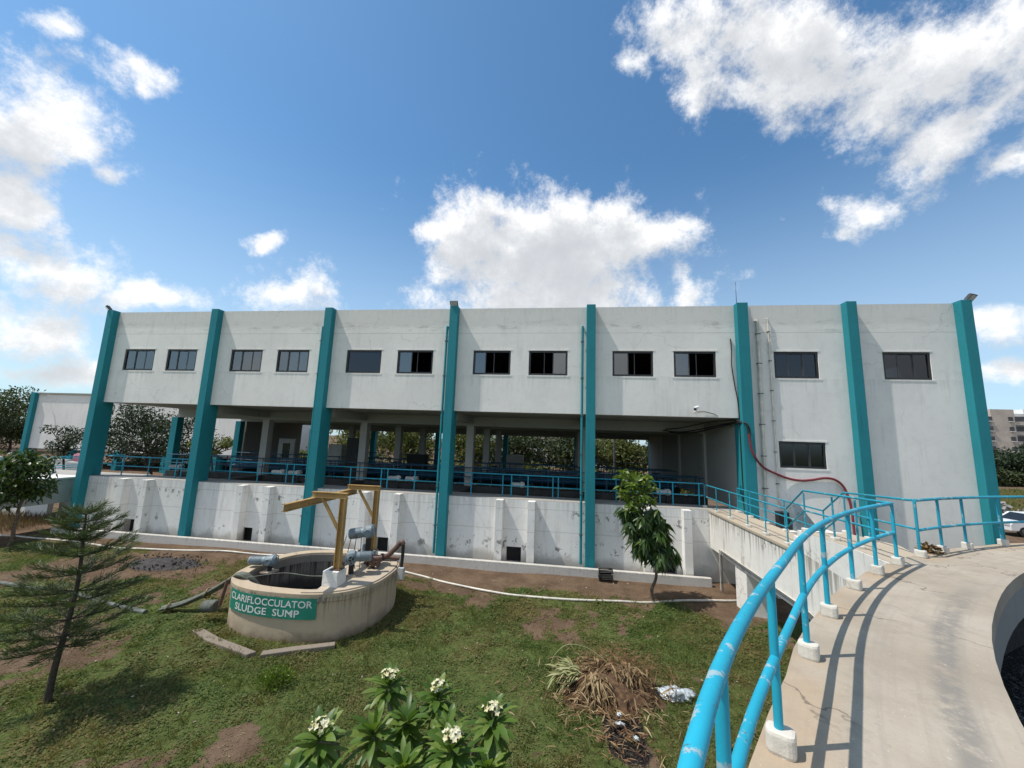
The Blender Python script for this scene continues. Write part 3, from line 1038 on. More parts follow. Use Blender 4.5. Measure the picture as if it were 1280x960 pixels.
MB().box(BX0 - .03, BX1 + .03, 10.99, YF - .02, DECK - .06, DECK + .014).build('deck', M['slab'], fb_, bevel=.006)
nb = lambda p: np.array((1.0, 0))
lt = [(BX0 + .0, 10.448), (BX1 - .0, 10.448), (6.60, 9.0), (5.95, 7.66), (5.04, 7.02), (5.27, 8.2)]
mb = MB()
mb.add([(x, y, zt(y) + .003) for x, y in lt] + [(x, y, zt(y) + .009) for x, y in lt], [tuple(range(5, -1, -1)), tuple(range(6, 12))] + [(i, (i + 1) % 6, 6 + (i + 1) % 6, 6 + i) for i in range(6)])
mb.build('paving', M['slab'], fb_)
for (xa, xb, lab) in ((5.70, (5.05, 6.96), 'blue bridge railing on the near side, stepping up to the walkway'), (6.57, (5.81, 7.565), 'blue bridge railing on the far side, nearest the red hose')):
    path = [(xa, YF - .3 if xa > 6 else 17.15, DECK + .01), (xa, 11.2, DECK + .01), (xa, 10.40, WK - .18), (xb[0], xb[1], WK)]
    if xa < 6:
        posts = [(xa, 17.15, DECK), (xa, 15.9, DECK), (xa, 14.7, DECK), (xa, 13.4, DECK), (xa, 12.3, DECK), (xa, 11.2, DECK), (xa, 10.40, WK - .23), (5.52, 9.1, WK - .15), (5.36, 8.2, WK - .1)]
    else:
        posts = [(xa, 16.2, DECK), (xa, 15.2, DECK), (xa, 14.1, DECK), (xa, 13.0, DECK), (xa, 11.2, DECK), (xa, 10.40, WK - .23), (6.3, 9.3, WK - .14)]
    rail_thing('bridge_railing', lab, [path], posts, .90, .44, .021, M['rail2'], (.17, .15, .09, nb, 0.0))
# pipes clipped under the bridge edge
cp = empty('conduit', (5.6, 14, 1.3), 'pair of thin grey conduits along the bottom edge of the right footbridge', 'pipe')
for k, dz in enumerate((1.36, 1.43)):
    pts = [(5.585, 15.3 + k * .18, .05), (5.585, 15.3 + k * .18, dz - .03), (5.585, 15.2 + k * .18, dz), (5.585, 11.0, dz), (5.585, 10.5, dz), (5.24, 8.4, dz)]
    MB().tube(pts, .018, 8).build('pipe', M['pvc'] if k else M['lampgrey'], cp, True)

# left channel bridge
lb = empty('channel_bridge', (-24.8, 12, 0), 'stained grey concrete channel leaving the left end of the building', 'bridge')
MB().box(-25.6, -24.02, 4.0, YF + .6, 1.30, 2.42).build('channel_side', M['leftbridge'], lb, bevel=.015)
MB().box(-25.68, -23.94, 4.0, YF + .6, 2.421, 2.50).build('coping', M['white_conc'], lb, bevel=.012)
MB().box(-30.5, -22.99, YF + .61, 19.6, 2.15, 2.415).build('platform', M['deck'], lb, bevel=.012)
MB().box(-25.5, -24.2, 6.2, 7.2, -.2, 1.299).build('pillar', M['white_conc'], lb)
rail_thing('bridge_railing', 'thin blue railing along the left concrete channel', [[(-24.15, 17.0, 2.5), (-24.15, 4.2, 2.5)]], [(-24.15, y, 2.5) for y in (17, 15.4, 13.8, 12.2, 10.6, 9, 7.4, 5.8, 4.2)], .9, .45, .022, M['drail'])
rail_thing('bridge_railing', 'thin blue railing on the far edge of the left concrete channel', [[(-25.5, 20.0, 2.5), (-25.5, 4.2, 2.5)]], [(-25.5, y, 2.5) for y in (20, 18.4, 16.8, 15.2, 13.6, 12.0, 10.4, 8.8, 7.2, 5.6, 4.2)], .9, .45, .022, M['drail'])

# deck railings
def straight(label, x0, x1, y, posts, mat, r=.026, h_=.93):
    z = DECK + .01
    return rail_thing('deck_railing', label, [[(x0, y, z), (x1, y, z)]], [(p_, y, z) for p_ in posts], h_, h_ * .5, r, mat, None, 'railing', None, r)


straight('blue front railing along the edge of the gallery deck', -22.8, 5.68, 17.15, [-21.92, -20.4, -18.86, -18.55, -17.3, -15.87, -14.4, -12.91, -12.55, -11.5, -9.7, -8.2, -7.9, -6.61, -5.3, -4.0, -2.6, -2.22, -1.5, -.43, -.2, .8, 2.2, 3.96, 4.47, 5.49], M['drail'])
straight('blue railing behind the first filter beds, at the front row of grey columns', -22.8, 6.7, 20.15, list(np.arange(-22.5, 6.7, 1.45)), M['drail2'])
straight('dark blue railing across the middle of the gallery', -22.8, 6.7, 24.8, list(np.arange(-22.2, 6.7, 1.45)), M['drail2'])
straight('dark blue railing along the far side of the front filter beds', -22.8, 6.7, 21.05, list(np.arange(-22.0, 6.7, 1.1)), M['drail2'])
straight('dark blue railing behind the second row of grey columns', -22.8, 6.7, 25.9, list(np.arange(-21.8, 6.7, 1.1)), M['drail2'])
pr_ = empty('pipe_run', (-8, 23.2, 3.0), 'dark pipes on low stands running along the middle of the gallery', 'pipe')
for dy, dz, rr in ((0, 2.75, .16), (.5, 2.85, .11), (-.45, 3.05, .07)):
    MB().tube([(-21.5, 23.4 + dy, dz), (6.2, 23.4 + dy, dz)], rr, 12).build('pipe', M['drail2'], pr_, True)
for k in range(9):
    MB().box(-20.5 + 3.1 * k, -20.3 + 3.1 * k, 22.8, 24.1, 1.0, 2.62).build('stand', M['ideck'], pr_)
    MB().tube([(-19.6 + 3.1 * k, 23.4, 2.75), (-19.6 + 3.1 * k, 23.4, 3.45)], .07, 10).build('valve_stem', M['drail2'], pr_, True)
    MB().tube([np.array((-19.6 + 3.1 * k + .2 * math.cos(a), 23.4 + .2 * math.sin(a), 3.46)) for a in np.linspace(0, 2 * math.pi, 16)], .02, 6, False).build('hand_wheel', M['black'], pr_, True)
straight('dark blue railing at the back of the gallery', -22.8, 6.7, 33.1, list(np.arange(-22.6, 6.7, 1.45)), M['drail2'])

# ------------------------------------------------------------------ things on the facade
def floodlight(x, y, z, yaw, label):
    t = empty('floodlight', (x, y, z), label, 'floodlight', 'floodlights on the building')
    ca, sa = math.cos(yaw), math.sin(yaw)
    f = np.array((sa, -ca, 0))            # facing
    s_ = np.array((ca, sa, 0))
    u = np.array((0, 0, 1.0))
    ff = f * .75 - u * .66
    ff /= np.linalg.norm(ff)
    uu = np.cross(s_, ff)
    uu = uu if uu[2] > 0 else -uu
    c = np.array((x, y, z + .1)) + f * .12
    MB().obox(c, s_, uu, ff, .36, .30, .09).build('housing', M['lampgrey'], t, bevel=.012)
    MB().obox(c + ff * .05, s_, uu, ff, .30, .24, .012).build('lens', M['lampglass'], t)
    mb = MB()
    for k in range(5):
        mb.obox(c - ff * .06 + s_ * (.13 * (k - 2) / 2), s_, uu, ff, .012, .22, .05)
    mb.build('heat_sink', M['lampgrey'], t)
    mb = MB()
    mb.bar(np.array((x, y, z)) - f * .2, c + f * -.02, .05, .02)
    mb.build('bracket', M['black'], t)


floodlight(-23.2, 16.36, TOP + .03, R_(-35), 'grey floodlight on top of the leftmost teal column')
floodlight(-4.98, 16.36, TOP + .03, R_(0), 'grey square floodlight on top of the fourth teal column, mid facade')
floodlight(15.2, 16.36, TOP + .03, R_(25), 'grey floodlight on top of the rightmost teal column')


def cctv(x, y, z, label, dx=-1):
    t = empty('security_camera', (x, y, z), label, 'camera', None)
    p, q = np.array((x + .03, y - .20, z)), np.array((x - .16, y - .55, z - .10))
    MB().tube([p, p + (q - p) * .98], .055, 14).build('housing', M['camw'], t, True)
    MB().tube([q - (q - p) * .03, q + (q - p) * .02], .05, 14).build('lens', M['black'], t, True)
    MB().bar(p + np.array((.03, -.02, .065)), q + np.array((0, 0, .065)), .13, .012).build('hood', M['camw'], t)
    MB().tube([(x, y, z - .16), (x, y - .14, z - .16), (x, y - .24, z - .05)], .018, 8).build('bracket', M['camw'], t, True)


cctv(5.23, YF, 6.58, 'small white security camera on the fascia near the sixth teal column')
ct = MB()
ct.tube([(5.3, YF - .05, 6.42), (5.6, YF - .03, 6.44), (5.95, YF - .02, 6.36), (6.1, YF - .02, 6.26)], .012, 6)
tag(ct.build('camera_cable', M['black'], None, True), 'short black cable trailing right from the white security camera', 'cable')


def downpipe(x, y, z0, z1, r, mat, label, xb=None, group='downpipes on the facade'):
    t = empty('downpipe', (x, y, z0), label, 'pipe', group)
    xb = x if xb is None else xb
    MB().tube([(x, y + .12, z1), (x, y, z1 - .02), (x, y, z1 - .1), (xb, y, z0)], r, 12).build('pipe', mat, t, True)
    for k in range(6):
        f = (k + .3) / 6
        zz = z1 - .2 + (z0 - z1 + .2) * f
        xx = x + (xb - x) * f
        MB().box(xx - r - .018, xx + r + .018, y - r - .01, y + .07, zz - .015, zz + .015).build('clamp', M['lampgrey'], t)


downpipe(-11.36, 16.42, .3, 10.03, .05, M['teal'], 'teal downpipe hugging the left side of the third teal column')
downpipe(-5.28, 16.38, .3, 10.0, .05, M['teal'], 'teal downpipe beside the fourth teal column, under the square floodlight')
downpipe(.73, 16.38, .3, 9.98, .05, M['teal'], 'teal downpipe with clamps beside the fifth teal column')
downpipe(7.72, 16.40, 2.7, 10.2, .062, M['pvc'], 'thick grey white downpipe just right of the sixth teal column', 7.66)
downpipe(8.14, 16.44, 2.9, 10.3, .028, M['pvc'], 'thin white conduit pipe left of the block windows')
am = MB()
am.tube([(6.95, 16.35, TOP), (6.95, 16.35, TOP + .98)], .012, 8)
tag(am.build('lightning_rod', M['lampgrey'], None, True), 'thin grey rod standing on the roof edge at the sixth column', 'rod')


def spline(pts, n=8):
    P = np.array(pts, float)
    P = np.vstack([2 * P[0] - P[1], P, 2 * P[-1] - P[-2]])
    o = []
    for i in range(1, len(P) - 2):
        for t in np.linspace(0, 1, n, endpoint=False):
            a, b, c_, d_ = P[i - 1:i + 3]
            o.append(.5 * ((2 * b) + (-a + c_) * t + (2 * a - 5 * b + 4 * c_ - d_) * t * t + (-a + 3 * b - 3 * c_ + d_) * t ** 3))
    o.append(P[-2])
    return o


rh = MB().tube(spline([(7.05, 16.12, 5.6), (7.12, 16.10, 5.0), (7.30, 16.12, 4.6), (7.62, 16.28, 4.32), (8.05, 16.36, 4.12), (8.51, 16.42, 3.96), (8.95, 16.45, 3.90), (9.35, 16.45, 3.94), (9.8, 16.44, 4.03),
                       (10.15, 16.44, 3.98), (10.40, 16.42, 3.74), (10.52, 16.38, 3.3), (10.55, 16.33, 2.84), (10.53, 16.28, 2.3), (10.5, 16.2, 1.6)]), .042, 10).build('hose', M['red'], None, True)
tag(rh, 'dark red hose looping across the block wall under the lower window', 'hose')
bc = empty('cable_bundle', (6.9, 16.4, 5.8), 'black cables sagging under the soffit and over the sixth teal column', 'cable')
for k, pp in enumerate(([(7.08, 16.10, 5.4), (7.10, 16.12, 5.75), (6.98, 16.14, 6.0), (6.85, 16.5, 6.06), (6.6, 17.3, 6.0), (6.2, 18.4, 5.85), (5.6, 19.6, 5.72), (4.9, 20.3, 5.78)],
                        [(7.04, 16.13, 5.5), (7.0, 16.14, 5.95), (6.82, 16.5, 6.12), (6.5, 17.2, 6.14), (6.1, 18.0, 6.08), (5.5, 19.4, 5.9), (5.0, 20.3, 5.85)],
                        [(6.95, 16.16, 6.0), (6.83, 16.45, 6.04), (6.7, 17.0, 5.98), (6.3, 18.2, 5.8), (5.9, 19.2, 5.68), (5.2, 20.2, 5.70)])):
    MB().tube(spline(pp), .03 - .006 * (k == 1), 8).build('cable', M['black'], bc, True)
fc = MB().tube(spline([(6.70, 16.47, 9.45), (6.72, 16.46, 8.9), (6.70, 16.46, 8.3), (6.78, 16.46, 7.5), (6.86, 16.46, 6.9), (6.87, 16.44, 6.3), (6.87, 16.42, 4.5), (6.88, 16.42, 2.7)]), .022, 8).build('wall_cable', M['black'], None, True)
tag(fc, 'thin dark cable hanging down the fascia at the left edge of the sixth column', 'cable')

# ------------------------------------------------------------------ sludge sump
def sell(a, da=0.0):
    c_, s_ = math.cos(a), math.sin(a)
    return np.array((SC[0] + (SA - da) * math.copysign(abs(c_) ** (2 / SN), c_), SC[1] + (SB - da) * math.copysign(abs(s_) ** (2 / SN), s_)))


NP_ = 120
so = [tuple(sell(2 * math.pi * k / NP_)) for k in range(NP_)]
si = [tuple(sell(2 * math.pi * k / NP_, .29)) for k in range(NP_)]
sl = [tuple(sell(2 * math.pi * k / NP_, -.03)) for k in range(NP_)]
RIM = 1.09
sump = empty('sludge_sump', (SC[0], SC[1], 0), 'rounded tan concrete sludge sump with streaked sides standing in the grass', 'sump')
MB().ring(so, si, -.2, RIM - .20).build('wall', M['sump'], sump)
MB().ring(sl, si, RIM - .199, RIM).build('rim', M['sump'], sump, bevel=.015)
slabp = [p for p in so if p[0] > -6.30]
slabp = [tuple(sell(2 * math.pi * k / NP_, .02)) for k in range(-NP_ // 4 - 2, NP_ // 4 + 3)]
slabp = [p for p in slabp if p[0] > -6.42]
slabp += [(-6.42, slabp[-1][1]), (-6.42, 11.2), (-6.25, 10.6), (-6.1, slabp[0][1] + .12)]
MB().prism(slabp, RIM - .05, RIM + .035).build('cover_slab', M['slab'], sump, bevel=.01)
MB().prism(si, .0, .03).build('sludge', M['dark'], sump)
MB().ring([tuple(sell(2 * math.pi * k / NP_, .286)) for k in range(NP_)], [tuple(sell(2 * math.pi * k / NP_, .315)) for k in range(NP_)], .031, RIM - .06).build('lining', M['sumpin'], sump)
# curved sign with its lettering
sg = empty('sump_sign', (-7.2, 9.4, .75), 'green sign with white capitals on the curved side of the sump', 'sign')
aa = np.linspace(-math.pi * .985, -.05, 900)
pts = np.array([sell(a, -.014) for a in aa])
acc = np.concatenate([[0], np.cumsum(np.linalg.norm(np.diff(pts, axis=0), axis=1))])


def on_curve(s_, outw):
    i = np.interp(s_, acc, np.arange(len(acc)))
    x = np.interp(i, np.arange(len(acc)), pts[:, 0])
    y = np.interp(i, np.arange(len(acc)), pts[:, 1])
    j = np.clip(i.astype(int), 1, len(acc) - 2)
    tg = norm(pts[j + 1] - pts[j - 1])
    return x + tg[:, 1] * outw, y - tg[:, 0] * outw


s0 = np.interp(-8.50, pts[:450, 0], acc[:450])
s1 = np.interp(-5.97, pts[:, 0], acc)
LS = s1 - s0
ss = np.linspace(s0, s1, 50)
x_, y_ = on_curve(ss, .0)
x2, y2 = on_curve(ss, .02)
Z0, Z1 = .50, .985
vs = np.concatenate([np.stack([x_, y_, 0 * x_ + Z0], 1), np.stack([x_, y_, 0 * x_ + Z1], 1), np.stack([x2, y2, 0 * x_ + Z0], 1), np.stack([x2, y2, 0 * x_ + Z1], 1)])
n = 50
fs = []
for i in range(n - 1):
    fs += [(2 * n + i, 2 * n + i + 1, 3 * n + i + 1, 3 * n + i), (i + 1, i, n + i, n + i + 1), (n + i, 3 * n + i, 3 * n + i + 1, n + i + 1), (i, i + 1, 2 * n + i + 1, 2 * n + i)]
fs += [(0, 2 * n, 3 * n, n), (n - 1, 2 * n - 1, 4 * n - 1, 3 * n - 1)]
MB().add(vs, fs).build('board', M['sign'], sg)
for txt, zb, hgt, frac0, frac1 in (('CLARIFLOCCULATOR', .765, .165, .035, .965), ('SLUDGE  SUMP', .55, .165, .13, .85)):
    cu = bpy.data.curves.new('t', 'FONT')
    cu.body = txt
    cu.size = 1.0
    cu.offset = .013
    cu.extrude = .0
    cu.resolution_u = 3
    to = bpy.data.objects.new('t', cu)
    COL.objects.link(to)
    bpy.context.view_layer.update()
    me = bpy.data.meshes.new_from_object(to.evaluated_get(bpy.context.evaluated_depsgraph_get()))
    bm = bmesh.new()
    bm.from_mesh(me)
    # the M of the built-in font folds over itself when thickened: draw it afresh
    left, todo = [], set(bm.verts)
    while todo:
        st = [todo.pop()]
        isl = list(st)
        while st:
            for e in st.pop().link_edges:
                for v in e.verts:
                    if v in todo:
                        todo.remove(v)
                        st.append(v)
                        isl.append(v)
        wv = max(v.co.x for v in isl) - min(v.co.x for v in isl)
        if len(isl) == 15 and wv > .6:
            left.append((min(v.co.x for v in isl), isl))
    for x0_, isl in left:
        bmesh.ops.delete(bm, geom=isl, context='VERTS')
        ol = [(.06, -.01), (.18, -.01), (.18, .50), (.38, .25), (.41, .25), (.60, .50), (.60, -.01), (.72, -.01), (.72, .70), (.61, .70), (.395, .43), (.17, .70), (.06, .70)]
        bm.faces.new([bm.verts.new((x0_ + a_ - .06, b_, 0)) for a_, b_ in ol])
    bmesh.ops.triangulate(bm, faces=bm.faces[:])
    xs_ = [v.co.x for v in bm.verts]
    for xk in np.linspace(min(xs_), max(xs_), 60)[1:-1]:
        bmesh.ops.bisect_plane(bm, geom=bm.verts[:] + bm.edges[:] + bm.faces[:], plane_co=(float(xk), 0, 0), plane_no=(1, 0, 0))
    bm.to_mesh(me)
    bm.free()
    co = np.array([v.co[:] for v in me.vertices])
    xr = (co[:, 0] - co[:, 0].min()) / (co[:, 0].max() - co[:, 0].min())
    zr = (co[:, 1] - co[:, 1].min()) / (co[:, 1].max() - co[:, 1].min())
    xx, yy = on_curve(s0 + LS * (frac0 + (frac1 - frac0) * xr), .025)
    V = np.stack([xx, yy, zb + zr * hgt], 1)
    fs = [tuple(p.vertices) for p in me.polygons]
    COL.objects.unlink(to)
    bpy.data.objects.remove(to)
    bpy.data.meshes.remove(me)
    MB().add(V, fs).build('lettering', M['letter'], sg)

# hoist gantry
ga = empty('hoist_gantry', (-5.9, 11.2, 1.1), 'ochre steel hoist frame of two braced posts carrying a monorail over the sump', 'hoist')
for (px_, py_, zb, zt_, arm, ped) in ((-5.86, 10.14, 1.50, 3.45, -6.78, .42), (-5.98, 12.3, 1.40, 3.40, -7.0, .36)):
    MB().box(px_ - ped / 2 - .06, px_ + ped / 2 - .06, py_ - ped / 2, py_ + ped / 2, RIM - .1, zb).build('pedestal', M['white_conc'], ga, bevel=.015)
    MB().ibeam((px_, py_, zb), (px_, py_, zt_ - .15), .14, .15, (1, 0, 0)).build('post', M['ochre'], ga)
    MB().ibeam((px_ + .10, py_, zt_ - .075), (arm, py_, zt_ - .075), .13, .148).build('arm', M['ochre'], ga)
    MB().bar((px_ - .05, py_, zt_ - 1.0), (px_ - .62, py_, zt_ - .16), .07, .06, (0, 1, 0)).build('brace', M['ochre'], ga)
    MB().box(px_ - .14, px_ + .14, py_ - .14, py_ + .14, zb + .001, zb + .02).build('base_plate', M['rust'], ga)
MB().ibeam((-6.82, 9.10, 3.165), (-6.90, 12.7, 3.165), .12, .19).build('monorail', M['ochre'], ga)
mb = MB()
mb.bar((-6.28, 10.72, 1.05), (-6.28, 10.72, 1.62), .06, .06, (0, 1, 0))
mb.bar((-6.28, 10.9, 1.40), (-5.9, 10.5, 1.40), .05, .05)
mb.bar((-6.28, 10.74, 1.60), (-6.0, 10.5, 1.66), .06, .05)
mb.build('bracket', M['ochre'], ga)

# pumps and actuators
def actuator(c, d, L, r, label, mat, legs=None, group='valve actuators', name='valve_actuator', leg_mat=None):
    """motor barrel, finned end, gearbox with cap, hand wheel"""
    c, d = np.array(c, float), norm(np.array(d, float))
    t = empty(name, tuple(c), label, 'actuator', group)
    s_ = norm(np.cross(d, (0, 0, 1)))
    u = np.cross(s_, d)
    MB().tube([c - d * L * .5, c - d * L * .47, c + d * L * .12], [r * .8, r, r], 18).build('motor', mat, t, True)
    mb = MB()
    for k in range(9):
        p_ = c - d * L * (.42 - .05 * k)
        mb.tube([p_ - d * .006, p_ + d * .006], r * 1.1, 18)
    mb.build('cooling_fins', mat, t)
    MB().tube([c + d * L * .12, c + d * L * .2, c + d * L * .42, c + d * L * .5], [r * .9, r * 1.35, r * 1.35, r * .9], 18).build('gearbox', mat, t, True)
    g_ = c + d * L * .3
    MB().tube([g_ + s_ * r * .9, g_ + s_ * r * 1.8], [r * .9, r * .75], 16).build('terminal_box', mat, t, True)
    MB().tube([g_ - s_ * r * .9, g_ - s_ * r * 1.7], [r * .5, r * .5], 12).build('shaft', M['black'], t, True)
    mb = MB()
    q = g_ - s_ * r * 1.75
    mb.tube([q + (d * math.cos(a) + u * math.sin(a)) * r * 1.1 for a in np.linspace(0, 2 * math.pi, 17)], r * .12, 6, False)
    for a in (0, 2.1, 4.2):
        mb.tube([q, q + (d * math.cos(a) + u * math.sin(a)) * r * 1.1], r * .1, 6)
    mb.build('hand_wheel', mat, t, True)
    if legs is not None:
        MB().tube([(g_[0], g_[1], legs), g_ - (0, 0, r)], r * .55, 12).build('stand', leg_mat or M['black'], t, True)
        MB().box(g_[0] - r * 1.5, g_[0] + r * 1.5, g_[1] - r * 1.5, g_[1] + r * 1.5, legs - .01, legs + .03).build('base', M['slab'] if legs < 2 else M['black'], t)
    return t


SZ = RIM + .035
actuator((-5.70, 10.98, 1.60), (-.85, -.35, 0), .66, .13, 'grey blue valve actuator on the sump slab, lower one beside the near ochre post', M['pump'], SZ)
actuator((-6.10, 11.75, 2.06), (.9, .25, .12), .74, .145, 'grey blue valve actuator, upper one on a tall stand between the ochre posts', M['pump'], SZ)
actuator((-8.72, 11.0, 1.27), (.93, .2, 0), .75, .115, 'grey blue actuator at the open left rim of the sump', M['pump'], .96)
for k, (vx, vy, lab) in enumerate(((-5.55, 11.55, 'dark flanged valve body between the two ochre posts on the sump slab'), (-6.2, 12.15, 'dark valve body under the upper grey actuator'))):
    t = empty('check_valve', (vx, vy, RIM), lab, 'valve')
    MB().tube([(vx - .16, vy, 1.30), (vx - .10, vy, 1.30), (vx, vy, 1.30), (vx + .10, vy, 1.30), (vx + .16, vy, 1.30)], [.07, .09, .13, .09, .07], 16).build('body', M['pump'] if k else M['rust'], t, True)
    for dx_ in (-.17, .15):
        MB().tube([(vx + dx_, vy, 1.30), (vx + dx_ + .025, vy, 1.30)], .14, 16).build('flange', M['rust'], t, True)
    MB().tube([(vx, vy, 1.30), (vx, vy, 1.62)], [.07, .045], 12).build('bonnet', M['pump'], t, True)
    MB().tube([(vx, vy, RIM), (vx, vy, 1.2)], .05, 10).build('stand', M['black'], t, True)
wr = empty('wiring', (-6.2, 11.4, 1.2), 'black wires drooping from the upper actuator down to the sump slab', 'cable')
for k in range(4):
    a_ = np.array((-6.50 + .16 * k, 11.60, 1.98))
    e_ = np.array((-6.25 + .12 * k, 11.25 + .05 * k, RIM + .045))
    MB().tube(spline([a_, (a_ + e_) / 2 + (-.12 + .05 * k, -.05, -.1), e_]), .012, 6).build('wire', M['black'], wr, True)
bp = empty('discharge_pipe', (-5.2, 11.7, 1.1), 'brown steel pipe bending up and over the right edge of the sump', 'pipe')
MB().tube(spline([(-5.75, 11.2, 1.5), (-5.45, 11.25, 1.48), (-5.2, 11.35, 1.5)]), .075, 12).build('pipe', M['rust'], bp, True)
MB().tube(spline([(-5.75, 11.95, 1.32), (-5.45, 11.9, 1.34), (-5.25, 11.85, 1.42), (-5.05, 11.88, 1.62), (-4.90, 11.9, 1.80), (-4.84, 11.9, 1.82), (-4.80, 11.9, 1.75)]), .075, 12).build('pipe', M['rust'], bp, True)
MB().tube(spline([(-4.80, 11.9, 1.76), (-4.80, 11.9, 1.4), (-4.82, 11.88, .95)]), .05, 12).build('pipe', M['black'], bp, True)
MB().tube([(-5.5, 11.25, 1.48), (-5.46, 11.25, 1.48)], .12, 14).build('flange', M['rust'], bp, True)
MB().tube([(-5.48, 11.9, 1.34), (-5.44, 11.9, 1.34)], .12, 14).build('flange', M['rust'], bp, True)
MB().tube([(-6.1, 12.2, 1.2), (-5.6, 12.3, 1.24), (-5.1, 12.4, 1.2)], .06, 12).build('pipe', M['rust'], bp, True)
MB().box(-4.88, -4.70, 11.78, 11.95, .78, 1.12).build('junction_box', M['wmach'], bp, bevel=.02)
wl = MB().tube(spline([(-8.35, 10.0, 1.14), (-7.6, 10.4, 1.19), (-6.8, 10.45, 1.16), (-6.15, 10.5, 1.2), (-5.9, 10.7, 1.16)]), .014, 6).build('cable', M['hose'], None, True)
tag(wl, 'thin cable stretched across the open mouth of the sump', 'cable')
hb = empty('suction_hose', (-9.6, 10.4, .2), 'bundle of worn grey hoses tied with rope, leading from sump rim onto the grass', 'hose')
for k, (dx_, dz_, r_) in enumerate(((0, 0, .075), (.12, -.02, .04), (-.1, .02, .03))):
    MB().tube(spline([(-8.05, 10.25 + dx_, .75), (-8.3, 10.12 + dx_, 1.08), (-8.6, 10.1 + dx_, 1.17 + dz_), (-9.05, 10.35 + dx_, .95 + dz_), (-9.7, 10.5 + dx_, .56 + dz_), (-10.4, 10.35 + dx_, .22), (-10.95, 10.2 + dx_, .07)]), r_, 10).build('hose', M['hose'] if k != 1 else M['black'], hb, True)
for q in ((-10.75, 10.25, .12), (-9.85, 10.47, .47)):
    mb = MB()
    mb.tube([np.array(q) + (.03 * math.sin(3 * a), .14 * math.cos(a), .12 * math.sin(a)) for a in np.linspace(0, 2 * math.pi, 14)], .018, 6, False)
    mb.build('rope_tie', M['straw'], hb, True)
fl = empty('float_drum', (-9.2, 10.05, .35), 'grey metal drum hanging against the left side of the sump', 'drum')
MB().tube([(-9.42, 9.95, .36), (-9.40, 9.95, .36), (-9.06, 9.9, .42), (-9.04, 9.9, .42)], [.12, .15, .15, .12], 18).build('drum', M['gpipe'], fl, True)
MB().bar((-8.95, 9.92, .42), (-8.88, 10.0, 1.05), .09, .07).build('strap', M['rust'], fl)
for i, (pl_, lab) in enumerate(((((-9.12, 9.36), (-8.38, 9.02), (-6.98, 8.66), (-6.86, 8.82), (-8.2, 9.2), (-8.98, 9.52)), 'long weathered concrete slab lying left of the sump in the grass'),
                               (((-6.68, 8.70), (-6.1, 9.02), (-5.32, 9.42), (-5.40, 9.58), (-6.2, 9.2), (-6.76, 8.88)), 'broken concrete slab lying in front of the sump'))):
    o = MB().prism(list(pl_), -.06, .055).build('concrete_slab', M['oldslab'], None, bevel=.02)
    tag(o, lab, 'slab', 'slabs lying in the grass')

# ------------------------------------------------------------------ pipes on the ground
def on_ground(pts, r):
    return [(x, y, float(gz(np.array(x), np.array(y))) + r + .012 * math.sin(x * 1.7)) for x, y in pts]


o = MB().tube(on_ground([tuple(p[:2]) for p in spline([(x, y, 0) for x, y in ((-7.0, 15.3), (-5.84, 14.72), (-3.97, 14.14), (-2.16, 13.65), (-.9, 13.5), (.47, 13.48), (2.52, 13.84), (4.0, 14.25), (5.39, 14.62), (7.2, 15.2))], 6)], .037), .037, 10).build('water_pipe', M['pvc'], None, True)
tag(o, 'cream plastic pipe curving over bare soil from the sump to the footbridge', 'pipe', 'pipes on the ground')
o = MB().tube(on_ground([tuple(p[:2]) for p in spline([(x, y, 0) for x, y in ((-27, 15.0), (-25, 15.07), (-22.6, 15.17), (-19.2, 14.86), (-17, 14.95), (-14.9, 15.14), (-12.3, 15.5), (-11.2, 15.6), (-9.4, 15.2), (-7.2, 13.9))], 6)], .037), .037, 10).build('water_pipe', M['pvc'], None, True)
tag(o, 'cream plastic pipe along the kerb on the left behind the ash patch', 'pipe', 'pipes on the ground')
o = MB().tube(on_ground([(-19.5, 10.95), (-17.4, 10.78), (-15.7, 10.62), (-14.4, 10.55), (-12.4, 10.22), (-11.3, 10.05)], .035), .062, 12).build('drain_pipe', M['gpipe'], None, True)
tag(o, 'thick grey green pipe half sunk in the grass left of the sump', 'pipe', 'pipes on the ground')

# ------------------------------------------------------------------ burnt patch, heap, litter
def mound(cx, cy, rx, ry, hgt, seed, n=40, rag=.5):
    a = np.linspace(-1.15, 1.15, n)
    X, Y = np.meshgrid(a, a)
    r = np.hypot(X, Y) + (fbm(X * 2, Y * 2, .9, seed, 4) - .5) * rag
    Z = hgt * sst(1.05, .2, r) * (.6 + .8 * fbm(X, Y, .25, seed + 3, 3)) - .05 * sst(.75, 1.15, r)
    px_, py_ = cx + X * rx, cy + Y * ry
    I = np.arange(n * n).reshape(n, n)
    q = np.stack([I[:-1, :-1], I[:-1, 1:], I[1:, 1:], I[1:, :-1]], -1).reshape(-1, 4)
    return np.stack([px_, py_, Z + gz(px_, py_) - .005], -1).reshape(-1, 3), q


